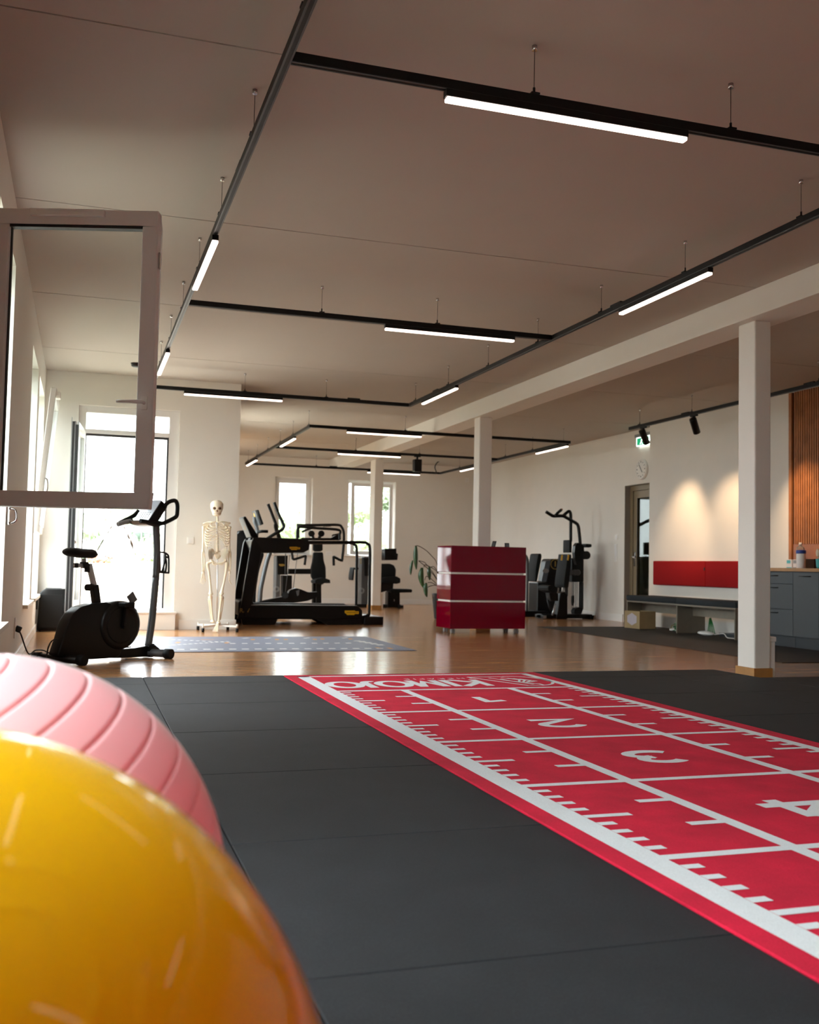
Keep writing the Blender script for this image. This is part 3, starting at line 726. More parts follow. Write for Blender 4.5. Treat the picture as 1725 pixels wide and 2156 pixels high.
# the emblem: a slanted outlined frame, an oval and a drawn hand
m = MB(); cx, cy = 3.00, 6.76
stroke(m, arc(cx+.06, cy, .20, .285, -85, 100, 24), .022)
stroke(m, [(cx-.26, cy+.27), (cx+.03, cy+.27)], .022); stroke(m, [(cx-.26, cy+.27), (cx-.02, cy-.28), (cx+.10, cy-.28)], .022); stroke(m, [(cx-.12, cy+.2), (cx+.05, cy-.22)], .018)
stroke(m, [(cx+.10, cy-.28), (cx+.10, cy-.2), (cx+.0, cy-.1)], .02)
for k in range(4): stroke(m, [(cx-.02+.035*k, cy+.20-.03*k), (cx+.06+.03*k, cy+.05-.03*k), (cx+.0+.03*k, cy-.08)], .018)
stroke(m, [(cx-.06, cy+.12), (cx-.03, cy-.02), (cx+.05, cy-.10), (cx+.16, cy-.03)], .02)
m.build('emblem', M_TURFW, tf)

def shell_mat(name, c_top, c_deep, rough, tlw):
    m = bpy.data.materials.new(name); m.use_nodes = True; nt = m.node_tree; nt.nodes.clear()
    out = nt.nodes.new('ShaderNodeOutputMaterial')
    df = nt.nodes.new('ShaderNodeBsdfDiffuse'); df.inputs[0].default_value = (*lin(c_top), 1)
    tl = nt.nodes.new('ShaderNodeBsdfTranslucent'); tl.inputs[0].default_value = (*lin(c_deep), 1)
    mx = nt.nodes.new('ShaderNodeMixShader'); mx.inputs[0].default_value = tlw
    gl = nt.nodes.new('ShaderNodeBsdfGlossy'); gl.inputs['Roughness'].default_value = rough
    m2 = nt.nodes.new('ShaderNodeMixShader')
    nt.links.new(df.outputs[0], mx.inputs[1]); nt.links.new(tl.outputs[0], mx.inputs[2])
    nt.links.new(schlick(nt), m2.inputs[0]); nt.links.new(mx.outputs[0], m2.inputs[1]); nt.links.new(gl.outputs[0], m2.inputs[2])
    nt.links.new(m2.outputs[0], out.inputs[0])
    return m
def ball(name, label, c, r, m, axis, prof):
    nu, nv = 96, 640; mb = MB(); ax = Vector(axis).normalized(); rot = Vector((0, 0, 1)).rotation_difference(ax).to_matrix()
    def fn(p):
        th = math.acos(max(-1, min(1, p.z))); return 1+prof(th)/r
    mb.ell(c, r, r, r, nu, nv, fn, rot)
    return tag(mb.build(name, m), label, 'exercise ball')
def ridges(th):
    k = (th % .155)/.155; return -.0040*math.exp(-((k-.5)/.05)**2)
def rings(th):
    a = math.degrees(th); return sum(.0004*math.exp(-((a-c)/.4)**2) for c in (7.5, 12.5))
ball('yellow_exercise_ball', 'large glossy translucent yellow exercise ball in the near corner', (-.132, .833, ZM+.345), .345, shell_mat('yellow_vinyl', '#ffcc12', '#ffb808', .05, .24), P(170, 1880, Y=.55)-Vector((-.132, .833, ZM+.345)), rings)
ball('pink_exercise_ball', 'pale pink ribbed exercise ball behind the yellow ball', (-.122, 1.527, ZM+.341), .341, shell_mat('pink_vinyl', '#f3bfc2', '#f2a6ae', .48, .42), (-.42, -.12, .90), ridges)

# ================================================================== FLOOR COVERINGS
dm = MB().box(6.42, 8.43, 8.20, 13.72, 0, .006).build('dark_floor_mat', M_DARKMAT, bevel=.002, seg=1)
tag(dm, 'dark grey floor covering in front of the bench and kitchen units', 'floor mat')
bmz = .006
bm_ = thing('training_mat', 'blue-grey vinyl training mat with white and orange marks beside the bike', 'mat', (1.9, 10.8, 0))
MB().box(.50, 3.27, 9.80, 11.75, 0, bmz).build('sheet', M_BLUEMAT, bm_, bevel=.002, seg=1)
w_ = MB(); o_ = MB(); zz = bmz+.0008
def mark(m, x, y, w, h, a=0):
    c, s = math.cos(a), math.sin(a); m.add([(x+c*u-s*v, y+s*u+c*v, zz) for u, v in ((-w, -h), (w, -h), (w, h), (-w, h))], [(0, 1, 2, 3)])
for k in range(17): mark(w_, .95+.125*k, 10.05, .035, .03)
for k in range(11): mark(w_, 1.55+.125*k, 10.75, .03, .03)
for k in range(14): mark(w_, .75+.06*k, 10.45+.045*k, .02, .02, .6); mark(w_, .75+.06*k, 11.5-.045*k, .02, .02, -.6)
for x, y, a in ((1.0, 10.9, .7), (1.5, 10.85, .7), (1.35, 11.3, -.7), (1.85, 11.3, .8), (2.12, 11.3, .8), (2.22, 11.3, .8), (2.55, 11.3, .8), (2.65, 11.35, .8), (2.98, 11.35, .8), (2.95, 10.1, 1.0), (3.06, 10.05, 1.0)): mark(o_, x, y, .07, .022, a+.6)
for x, y in ((1.80, 11.5), (2.05, 11.5), (2.5, 11.5), (2.95, 11.5)): mark(w_, x, y, .06, .015, .8)
for k in range(9): mark(w_, 2.98+.012*k+.02*(k % 2), 11.05-.075*k, .045, .02, .3)
w_.build('white_marks', M_WHITE, bm_); o_.build('orange_marks', mat('orange_print', '#c98b3e', .6), bm_)

# ================================================================== RED COUNTER
ct = thing('reception_counter', 'glossy red mobile counter with white bands on castors in the middle of the room', 'counter', (5.1, 12.6, 0))
a = P(947.5, 1324, Z=.062); b = P(1106, 1324, Y=a.y); yb = P(918.5, 1319, Z=.062)
yf = a.y; X0, X1 = a.x, b.x; zt = P(951, 1148.5, Y=yf).z; z1 = P(951, 1206.5, Y=yf).z; z2 = P(949, 1265.5, Y=yf).z; ybk = yb.y; XL_ = yb.x
def cbox(z0, z1_): return MB().prism([(X0, yf, z0), (X1, yf, z0), (X1, ybk, z0), (XL_, ybk, z0)], (0, 0, z1_-z0))
hb2 = .012
for q0, q1 in ((.062, z2-hb2), (z2+hb2, z1-hb2), (z1+hb2, zt)): cbox(q0, q1).build('drawer_front', M_RED, ct, bevel=.004)
def inset(z0, z1_):
    e = .012; return MB().prism([(X0+.0, yf+.006, z0), (X1-.028, yf+.006, z0), (X1-.028, ybk-e, z0), (XL_+.016, ybk-e, z0)], (0, 0, z1_-z0))
for zc in (z1, z2): inset(zc-hb2, zc+hb2).build('white_band', M_WHITE, ct)
for x, y in ((XL_+.09, ybk-.12), (X0+.07, yf+.09), (X1-.09, yf+.09), (X1-.12, ybk-.12)):
    w = MB()
    for s in (-.018, .018): w.cyl((x+s-.009, y, .027), (x+s+.009, y, .027), .027, 18)
    MB().cyl((x, y, .05), (x, y, .064), .014).build('castor_stem', M_CHROME, ct)
    w.build('castor', M_LGREY, ct)
for (p0, p1, lab, nm) in (((1035, 1138), (1042.5, 1149.5), 'dark tablet leaning on top of the red counter, near the pillar', 'tablet'), ((1064, 1143), (1073, 1151), 'small framed card standing on top of the red counter, right of the tablet', 'card_holder')):
    q0 = P(*p0, Y=yf+.45); q1 = P(*p1, Y=yf+.45); t = thing(nm, lab, nm.replace('_', ' '), ((q0.x+q1.x)/2, yf+.45, zt))
    tl_ = Vector((0, .02, .1)) if nm == 'card_holder' else Vector((.035, .02, .1)); h = q0.z-zt; w = q1.x-q0.x
    up = tl_.normalized()*h; MB().prism([(q0.x, yf+.45, zt), (q1.x, yf+.45, zt), Vector((q1.x, yf+.45, zt))+up, Vector((q0.x, yf+.45, zt))+up], (0, .012, 0)).build('frame', M_SATIN, t)
    s0 = Vector((q0.x+w*.15, yf+.4485, zt+h*.12)); MB().add([s0, s0+Vector((w*.7, 0, 0)), s0+Vector((w*.7, 0, 0))+up*.75, s0+up*.75], [(0, 1, 2, 3)]).build('sheet', mat('screen_grey', '#7c8388', .15), t)
    if nm == 'tablet': MB().prism([(q0.x+.02, yf+.46, zt), (q1.x, yf+.46, zt), (q1.x, yf+.55, zt), (q0.x+.02, yf+.55, zt)], (0, 0, .008)).build('foot', M_SATIN, t)

# ================================================================== BENCH, CUSHIONS, KITCHEN ON THE RIGHT WALL
bx0, bx1, by0, by1 = 7.88, 8.33, 10.96, 13.64
bn = thing('bench', 'taupe wooden bench with open compartments along the right wall', 'bench', (8.1, 12.3, 0))
MB().box(bx0, bx1, by0, by1, .385, .408).build('seat_board', M_TAUPE, bn, bevel=.001)
for y in (by0, 12.275, by1-.022): MB().box(bx0, bx1, y, y+.022, 0.006, .385).build('side_panel', M_TAUPE, bn)
for y0, y1 in ((by0+.022, 12.275), (12.297, by1-.022)): MB().box(8.13, 8.15, y0, y1, .245, .385).build('back_rail', M_TAUPE, bn)
for y0, y1, lab in ((by0-.01, 12.30, 'charcoal seat cushion on the near half of the bench'), (12.305, by1+.01, 'charcoal seat cushion on the far half of the bench, by the glass door')):
    tag(MB().box(bx0-.01, bx1+.02, y0, y1, .408, .487).build('seat_cushion', M_CHAR, bevel=.018, seg=3), lab, 'cushion', 'bench seat cushions')
for y0, y1, lab in ((11.15, 12.355, 'red padded wall panel above the near half of the bench'), (12.365, 13.74, 'red padded wall panel above the far half of the bench')):
    t = thing('wall_cushion', lab, 'wall cushion', (8.43, (y0+y1)/2, .645), 'red wall cushions above the bench')
    MB().box(8.385, XB, y0, y1, .648, 1.012).build('pad', M_REDFAB, t, bevel=.016, seg=3)
    MB().box(8.379, 8.387, y0+.004, y0+.024, .88, .92).build('label_tab', M_SATIN, t)
# cardboard box
cb = thing('cardboard_box', 'open cardboard box with a pale hexagon label at the door end of the bench', 'box', (7.9, 13.3, .006))
c0 = Vector((7.765, 13.50, .006)); e1 = Vector((.035, -.37, 0)); e2 = Vector((.30, .055, 0)); h = .255
bx_ = [c0, c0+e1, c0+e1+e2, c0+e2]; m = MB(); t_ = .004
for i in range(4):
    p, q = bx_[i], bx_[(i+1) % 4]; cen = sum(bx_, Vector())/4; nrm = (q-p).cross(Vector((0, 0, 1))).normalized()
    if nrm.dot(cen-p) < 0: nrm = -nrm
    m.prism([p, q, q+Vector((0, 0, h)), p+Vector((0, 0, h))], nrm*t_)
m.prism(bx_, (0, 0, t_))
m.build('carton', M_CARD, cb)
f0 = c0+e1*.5+Vector((-.0016, 0, .135)); yy = e1.normalized()
MB().prism([f0+yy*.155*math.cos(a)*.86+Vector((0, 0, .092*math.sin(a))) for a in [math.radians(30+60*k) for k in range(6)]], (-.0005, 0, 0)).build('label_sticker', mat('pale_lilac_label', '#cfc8d2', .6), cb)
# router with cables, loose white plug bar and charger
rt = thing('network_router', 'stacked white network boxes with cables under the bench beside the cardboard box', 'router', (8.1, 12.55, .006))
MB().box(8.05, 8.22, 12.42, 12.74, .012, .045).build('lower_box', M_WHITE, rt, bevel=.008)
MB().box(8.06, 8.2, 12.40, 12.62, .047, .088).build('upper_box', M_PAPER, rt, bevel=.012, seg=3)
rng = random.Random(3)
def coil(name, lab, m, c, r, n, seed, cat='cable'):
    rg = random.Random(seed); pts = []
    for k in range(n*10):
        a = 2*PI*k/10; rr = r*(1+rg.uniform(-.25, .25)); pts.append((c[0]+rr*.5*math.cos(a)+rg.uniform(-.015, .015), c[1]+rr*math.sin(a), c[2]+.012+.016*k/10+rg.uniform(0, .012)))
    return tag(MB().tube(pts, .0045, 6, sub=2).build(name, m), lab, cat)
coil('green_cable', 'tangled green network cables in front of the router under the bench', M_GREEN, (7.98, 12.40, .006), .085, 7, 1)
tag(MB().tube([(8.03, 12.66, .05), (8.0, 12.58, .098), (8.02, 12.48, .10), (8.04, 12.38, .096), (8.1, 12.34, .06)], .005, 6, sub=4).build('yellow_cable', M_YELC), 'yellow cable lying across the white network boxes under the bench', 'cable')
tag(MB().tube([(8.14, 12.50, .09), (8.12, 12.47, .17), (8.15, 12.42, .20), (8.16, 12.33, .21), (8.2, 12.31, .15)], .005, 6, sub=4).build('rising_green_cable', M_GREEN), 'single green cable rising behind the router under the bench', 'cable')
m = MB()
for k in range(5): m.tube([(8.20+.012*k, 11.98+.01*k, .23), (8.18+.01*k, 11.97-.012*k, .12), (8.14+.012*k, 11.93-.022*k, .03), (8.13+.012*k, 11.88-.022*k, .012)], .006, 6, sub=3)
tag(m.build('green_cable_bundle', M_GREEN), 'bundle of green cables hanging beside the bench partition', 'cable')
tag(MB().ell((8.02, 11.80, .036), .07, .17, .030, 20, 10).build('white_pouch', M_WHITE), 'flat white rounded pouch on the floor under the near half of the bench', 'pouch')
tag(MB().tube([(8.02, 11.61, .03), (8.10, 11.52, .05), (8.02, 11.32, .012), (8.05, 11.15, .011), (8.10, 11.0, .011)], .006, 6, sub=4).build('white_cable', M_WHITE), 'white cable trailing from the pouch under the bench', 'cable')
tag(MB().box(8.15, 8.42, 11.0, 11.7, .006, .05).build('dark_cable_tray', M_KITD, bevel=.004), 'dark flat tray on the floor at the wall under the bench', 'tray')

# kitchen units and worktop
KX0, KX1 = 7.84, 8.44; KY = [10.52, 9.822, 9.385, 8.75, 8.15]
tag(MB().box(7.82, 8.445, 8.0, 10.52, .882, .922).build('worktop', M_WORK, bevel=.003), 'oak worktop on the slate-blue kitchen units', 'worktop')
def unit(label, y1, y0, kind):
    t = thing('kitchen_cabinet', label, 'kitchen cabinet', (8.1, (y0+y1)/2, .006), 'slate-blue kitchen cabinets')
    MB().box(KX0+.02, KX1, y0+.001, y1-.001, .13, .882).build('carcass', M_KITD, t)
    MB().box(KX0+.035, KX1, y0+.001, y1-.001, .006, .128).build('plinth', M_KITD, t)
    fr = [(.740, .872), (.445, .732), (.135, .437)] if kind == 'drawers' else [(.135, .872)]
    for z0, z1_ in fr:
        f = MB().box(KX0, KX0+.02, y0+.003, y1-.003, z0, z1_).build('drawer' if kind == 'drawers' else 'door', M_KIT, t, bevel=.002)
        hy = (y0+y1)/2; hz = z1_-.042
        MB().tube([(KX0, hy-.085, hz), (KX0-.024, hy-.083, hz), (KX0-.024, hy+.083, hz), (KX0, hy+.085, hz)], .005, 8).build('handle', M_SATIN, f)
unit('kitchen cabinet with three drawers behind the near pillar', KY[0], KY[1], 'drawers')
unit('kitchen cabinet with one tall door right of the drawers', KY[1], KY[2], 'door')
unit('kitchen cabinet cut by the right edge of the photo', KY[2], KY[3], 'door')
# slatted panel and splashback
pn = thing('slat_wall_panel', 'oak vertical slat panel on the wall above the kitchen worktop', 'wall panel', (8.43, 9.5, .922))
MB().box(8.425, XB, 8.0, 10.60, .922, 3.12).build('backing', M_FELT, pn)
MB().box(8.405, 8.425, 8.0, 10.52, .922, 1.222).build('splashback', M_BACKB, pn)
MB().box(8.395, 8.425, 10.545, 10.60, .922, 3.12).build('edge_post', M_SLAT, pn, bevel=.002)
k = 0; y = 10.50
while y > 8.0:
    MB().box(8.398, 8.425, y-.026, y, 1.222, 3.12).build('slat', M_SLAT, pn, bevel=.002, seg=1); y -= .041
# things on the worktop
def bottle(name, label, x, y, r, h, body, cap, capr, caph, collar=None):
    t = thing(name, label, 'bottle', (x, y, .922))
    MB().lathe((x, y, .922), [(r*.92, 0), (r, .006), (r, h*.8), (r*.95, h*.88), (r*.45, h*.97), (r*.40, h)], n=24).build('body', body, t)
    MB().lathe((x, y, .922+h), [(capr, 0), (capr, caph*.9), (capr*.9, caph)], n=20).build('cap', cap, t)
    if collar: MB().lathe((x, y, .922+collar[0]), [(r*1.06, 0), (r*1.1, .004), (r*1.1, collar[1]), (r*1.03, collar[1]+.005)], n=24).build('collar', M_BLUE, t)
M_CLEARP = mat('clear_plastic', '#dfe4e6', .1, trans=.85)
wd = P(1687, 1197, X=8.02)
bottle('wipes_canister', 'white cylindrical canister with a blue collar on the worktop', 8.02, wd.y, .052, .195, M_WHITE, M_BLUE, .024, .006, (.172, .035))
qb0 = P(1686, 1160, X=8.30)
t = thing('pump_bottle', 'clear bottle with a white cap behind the blue-collared canister', 'bottle', (8.30, qb0.y, .922))
qb = P(1686, 1160, X=8.30)
MB().lathe((8.30, qb.y, .922), [(.05, 0), (.052, .01), (.052, .22), (.045, .255), (.018, .275)], n=24).build('body', M_CLEARP, t)
MB().lathe((8.30, qb.y, 1.197), [(.02, 0), (.02, .035), (.017, .04)], n=18).build('cap', M_WHITE, t)
def carton(label, px0, px1, py0, X, d, m2, name='glove_box'):
    a = P(px0, 1195, X=X); b = P(px1, 1195, X=X); top = P(px0, py0, X=X).z
    t = thing(name, label, 'box', (X+d/2, (a.y+b.y)/2, .922))
    MB().box(X, X+d, b.y, a.y, .922, top).build('carton', M_PAPER if m2 is not None else M_FELT, t, bevel=.002)
    if m2 is not None:
        h = top-.922; MB().box(X-.0012, X, b.y+(a.y-b.y)*.25, a.y-.01, .922+h*.55, top-.008).box(X-.0012, X, b.y+.005, a.y-.005, .923, .934).build('print', m2, t)
carton('white box with a teal printed square at the left end of the worktop items', 1656, 1668, 1178, 8.06, .09, M_TEAL)
carton('white box with fine print between the teal box and the canister', 1670, 1679.5, 1178, 8.06, .09, M_LGREY)
M_FELT2 = M_FELT
carton('dark brown box behind the canister on the worktop', 1693, 1715, 1177, 8.2, .15, None, 'brown_box')
cp = thing('utensil_cup', 'teal cup holding a pale spatula at the right end of the worktop', 'cup', (8.05, 9.42, .922))
yc = P(1727, 1190, X=8.05).y
MB().lathe((8.05, yc, .922), [(.036, 0), (.04, .01), (.046, .11), (.043, .11), (.037, .015)], n=22).build('cup', M_TEAL, cp)
MB().tube([(8.05, yc+.01, .97), (8.05, yc+.028, 1.06)], .006, 8).ell((8.05, yc+.04, 1.10), .012, .028, .048, 14, 10).build('spatula', mat('pale_wood', '#c9c0a8', .6), cp)

# wall clock, exit sign, switches, sockets
ck = thing('wall_clock', 'round white wall clock above the glass door', 'clock', (XR, 14.44, 2.34))
cy_, cz_ = P(1354, 988, X=XR).y, P(1354, 988, X=XR).z
MB().lathe((XR, cy_, cz_), [(.165, 0), (.168, .03), (.160, .045), (.146, .045), (.142, .036)], (-1, 0, 0), 44).build('rim', M_WHITE, ck)
MB().lathe((XR-.034, cy_, cz_), [(.143, 0), (.001, .002)], (-1, 0, 0), 44).build('dial', mat('clock_dial', '#aaa9b2', .25), ck)
m = MB()
for k in range(12):
    a = PI*k/6; d = Vector((0, math.sin(a), math.cos(a))); m.bar(Vector((XR-.0375, cy_, cz_))+d*.108, Vector((XR-.0375, cy_, cz_))+d*.13, .008 if k % 3 else .014, .002, (1, 0, 0))
m.build('hour_marks', M_SATIN, ck)
for L, a, nm in ((.07, 2.45, 'hour_hand'), (.10, -.62, 'minute_hand')):
    d = Vector((0, -math.sin(a), math.cos(a))); MB().bar(Vector((XR-.040, cy_, cz_)), Vector((XR-.040, cy_, cz_))+d*L, .010, .003, (1, 0, 0)).build(nm, M_SATIN, ck)
es = thing('exit_sign', 'lit green and white emergency exit sign above the wall clock', 'exit sign', (8.59, 14.25, 2.87))
ya, yb2 = P(1340, 926, X=8.56).y, 14.06; zb, zt2 = P(1364, 935, X=8.56).z, P(1364, 917, X=8.56).z
MB().box(8.545, XR, yb2-.03, ya+.03, zt2+.004, zt2+.055).build('housing', M_LGREY, es, bevel=.004)
MB().box(8.570, 8.600, yb2-.015, ya+.01, zb, zt2+.004).build('panel', M_SIGNW, es)
hh = zt2-zb; w2 = (ya-yb2)
MB().box(8.5685, 8.570, yb2+.02, yb2+.02+w2*.36, zb+.012, zt2-.012).box(8.5685, 8.570, yb2+.04+w2*.36, ya-.01, zb+.012, zt2-.012).build('green_field', M_SIGNG, es)
m = MB(); yc2 = yb2+.02+w2*.18; xk = 8.5678
m.add([(xk, yc2-.02, zb+hh*.85), (xk, yc2+.02, zb+hh*.85), (xk, yc2+.02, zb+hh*.48), (xk, yc2-.02, zb+hh*.48)], [(0, 1, 2, 3)])
m.add([(xk, yc2-.055, zb+hh*.52), (xk, yc2+.055, zb+hh*.52), (xk, yc2, zb+hh*.14)], [(0, 1, 2)])
yr = yb2+.04+w2*.36+(w2*.6-.05)/2
m.ell((xk, yr, zb+hh*.78), .001, .016, .016, 12, 8); m.bar((xk, yr, zb+hh*.68), (xk, yr+.015, zb+hh*.42), .024, .001, (1, 0, 0))
m.bar((xk, yr+.015, zb+hh*.42), (xk, yr-.03, zb+hh*.16), .014, .001, (1, 0, 0)); m.bar((xk, yr+.015, zb+hh*.42), (xk, yr+.05, zb+hh*.2), .014, .001, (1, 0, 0)); m.bar((xk, yr, zb+hh*.66), (xk, yr-.045, zb+hh*.5), .012, .001, (1, 0, 0))
m.build('pictogram', M_SIGNW, es)
def plate(name, label, c, n, w, h, cat='switch', inner=True, m_=None):
    c = Vector(c); n = Vector(n); s = n.cross(Vector((0, 0, 1))); t = thing(name, label, cat, c)
    MB().obox(c+n*.005, s*w/2, n*.005, (0, 0, h/2)).build('cover', m_ or M_WHITE, t, bevel=.002)
    if inner: MB().obox(c+n*.011, s*(w*.32), n*.0025, (0, 0, h*.34 if h < .12 else h*.44)).build('rocker', M_PVC, t, bevel=.001)
    return t
q = P(401, 1138, Y=YE); plate('light_switch', 'white light switch on the wall left of the skeleton', q, (0, -1, 0), .085, .085)
q = P(692, 1165, Y=YK); plate('wall_socket', 'white double socket between the two back windows', q, (0, -1, 0), .14, .085, 'socket')
q = P(983, 1011, Y=YK); plate('wall_sensor', 'small white sensor box high on the back wall near the middle pillar', q, (0, -1, 0), .10, .10, 'sensor')
q = P(1299, 1131, X=XR); plate('light_switch', 'single white switch above the switch strip by the glass door', q, (-1, 0, 0), .08, .08)
q = P(1297.5, 1164, X=XR); plate('switch_strip', 'tall strip of white switches on the right wall beside the glass door', q, (-1, 0, 0), .085, .30)
q = P(1255, 1298, X=XR-.018); plate('baseboard_socket', 'white socket in the baseboard behind the pulldown machine', q, (-1, 0, 0), .09, .07, 'socket')
q = P(30, 1322, X=XL); t = plate('wall_socket', 'white wall socket with the bike plug on the left wall', q, (1, 0, 0), .085, .16, 'socket', False)
SOCK = q
sd = P(286, 765, Z=ZC)
t = thing('smoke_detector', 'small black round detector on the ceiling above the open terrace door', 'detector', (sd.x, sd.y, ZC-.04))
MB().lathe((sd.x, sd.y, ZC-.045), [(.03, 0), (.05, .01), (.052, .03), (.06, .045)], n=24).build('housing', M_SATIN, t)
MB().lathe((sd.x, sd.y, ZC-.05), [(.012, 0), (.014, .006)], n=14).build('sensor_eye', M_LGREY, t)
# short power posts at the pillars
for x, y, h, lab in ((5.395, 7.09, .335, 'cream power post behind the near pillar'), (5.60, 19.13, .315, 'cream power post at the foot of the far pillar')):
    t = thing('power_post', lab, 'power post', (x, y, 0), 'cream power posts at the pillars')
    MB().box(x-.045+.022, x+.05, y-.05, y+.05, 0, h-.04).build('post', M_WHITE, t, bevel=.004); MB().box(x-.052+.03, x+.057, y-.057, y+.057, h-.04, h).build('lid', M_WHITE, t, bevel=.004)

# ================================================================== helpers for upright side profiles standing at a known depth
def narrow(q, Y, thick):
    """A thing seen obliquely shows its depth too: take that share off the profile's width, on the far (left) side."""
    if Y < 15.5: return q, thick
    xs = [p.x for p in q]; xr = max(xs); w = xr-min(xs); sh = xr/Y*thick
    if sh > .72*w: thick *= .72*w/sh; sh = .72*w
    return [Vector((xr-(xr-p.x)*(w-sh)/w, p.y, p.z)) for p in q], thick
def prof(c, pts, Y, thick, r=0., n=4):
    q, thick = narrow([P(*c(x, y), Y=Y) for x, y in pts], Y, thick)
    if r: q = round_poly(q, r, n)
    return MB().prism(q, (0, thick, 0))
def pts3(c, pts, Y): return [P(*c(x, y), Y=Y) for x, y in pts]
def tub(c, pts, Y, r, sub=4, n=10): return MB().tube(pts3(c, pts, Y), r, n, sub=sub)
T4 = crop(480, 1040, 7.187); T5 = crop(600, 1060, 5.75)

# ------------------------------------------------------------------ treadmill
TN, TF = 14.10, 14.92
tm = thing('treadmill', 'black treadmill with long side rails and yellow badges right of the skeleton', 'treadmill', (P(640, 1312, Z=0).x, 14.5, 0))
def zat(c, x, y, Y): return P(*c(x, y), Y=Y).z
deck = [T4(150, 1890), T4(205, 1660), T4(355, 1690), T5(880, 1240), T5(938, 1290), T5(942, 1402), T5(390, 1405)]
MB().prism([P(x, y, Y=TN) for x, y in deck], (0, .09, 0)).build('side_frame', M_SATIN, tm, bevel=.012)
MB().prism([P(x, y, Y=TN)+Vector((0, TF-TN-.09, 0)) for x, y in deck], (0, .09, 0)).build('side_frame', M_SATIN, tm, bevel=.012)
xa, xb = P(*T4(330, 1690), Y=TN).x, P(*T5(900, 1240), Y=TN).x; zt = P(*T5(500, 1238), Y=TN).z
MB().box(xa, xb, TN+.09, TF-.09, zt-.09, zt-.012).build('running_belt', mat('belt_black', '#101010', .8, bump=.2, bscale=250), tm, bevel=.02)
for y in (TN+.015, TF-.075): MB().box(xa, xb-.03, y, y+.06, zt-.004, zt+.006).build('foot_rail', M_LGREY, tm, bevel=.003)
x0 = P(*T4(150, 1890), Y=TN).x
MB().box(x0+.01, x0+.22, TN+.03, TF-.03, .12, zt+.06).build('motor_cover', M_SATIN, tm, bevel=.03)
for pl_ in ([T4(205, 1890), T4(765, 1890), T4(715, 1962), T4(225, 1985)], [T5(385, 1400), T5(940, 1395), T5(940, 1475), T5(520, 1475)]):
    for yy in (TN+.02, TF-.10):
        q = [P(x, y, Y=TN) for x, y in pl_]; q = [Vector((p.x, yy, max(p.z, 0) if p.z > .03 else 0)) for p in q]
        MB().prism(q, (0, .08, 0)).build('foot', M_BLACK, tm)
up = [(250, 1890), (205, 1660), (360, 730), (385, 675), (470, 660), (540, 700), (520, 790), (490, 1010), (372, 1660)]
prof(T4, up, TN-.004, .085).build('upright', M_SATIN, tm, bevel=.016, seg=3)
m = MB().prism([P(*T4(x, y), Y=TN)+Vector((0, TF-TN-.085, 0)) for x, y in up], (0, .085, 0)); m.build('upright', M_SATIN, tm, bevel=.016, seg=3)
arm = [(380, 668), (480, 655), (1215, 682), (1240, 760), (1225, 850), (1150, 884), (520, 892), (480, 800)]
prof(T4, arm, TN-.005, .10).build('console_arm', M_BLACK, tm, bevel=.014, seg=3)
MB().prism([P(*T4(x, y), Y=TN)+Vector((0, TF-TN-.10, 0)) for x, y in arm], (0, .10, 0)).build('console_arm', M_BLACK, tm, bevel=.014, seg=3)
q = [P(*T4(x, y), Y=TN+.09) for x, y in ((372, 690), (520, 690), (600, 800), (420, 860))]
MB().prism(q, (0, TF-TN-.18, 0)).build('console_tray', M_SATIN, tm, bevel=.012)
# display with its stand
s0, s1, s2, s3 = [P(*T4(x, y), Y=TN+.22) for x, y in ((395, 650), (172, 372), (200, 352), (445, 650))]
MB().prism([P(*T4(x, y), Y=14.32) for x, y in ((365, 655), (240, 350), (266, 332), (470, 650))], (0, .46, 0)).build('display', M_SATIN, tm, bevel=.012, seg=3)
a, b = P(*T4(365, 655), Y=14.34), P(*T4(240, 350), Y=14.34); d = (b-a); nv = Vector((-d.z, 0, d.x)).normalized()*.004
bk = [a+d*.02+nv, a+d*.97+nv, a+d*.97+nv+Vector((0, .42, 0)), a+d*.02+nv+Vector((0, .42, 0))]
MB().prism(bk, nv*2).build('display_back', M_LGREY, tm, bevel=.002)
cc = a+d*.5+nv*3.1+Vector((0, .2, 0)); e1 = d.normalized(); m = MB()
m.add([cc+e1*.034*math.cos(t)+Vector((0, .034*math.sin(t), 0)) for t in [2*PI*k/24 for k in range(24)]], [tuple(range(24))]); m.build('round_badge', M_YEL, tm)
MB().prism([P(*T4(x, y), Y=14.45) for x, y in ((330, 700), (380, 600), (450, 600), (470, 700))], (0, .2, 0)).build('display_stand', M_BLACK, tm)
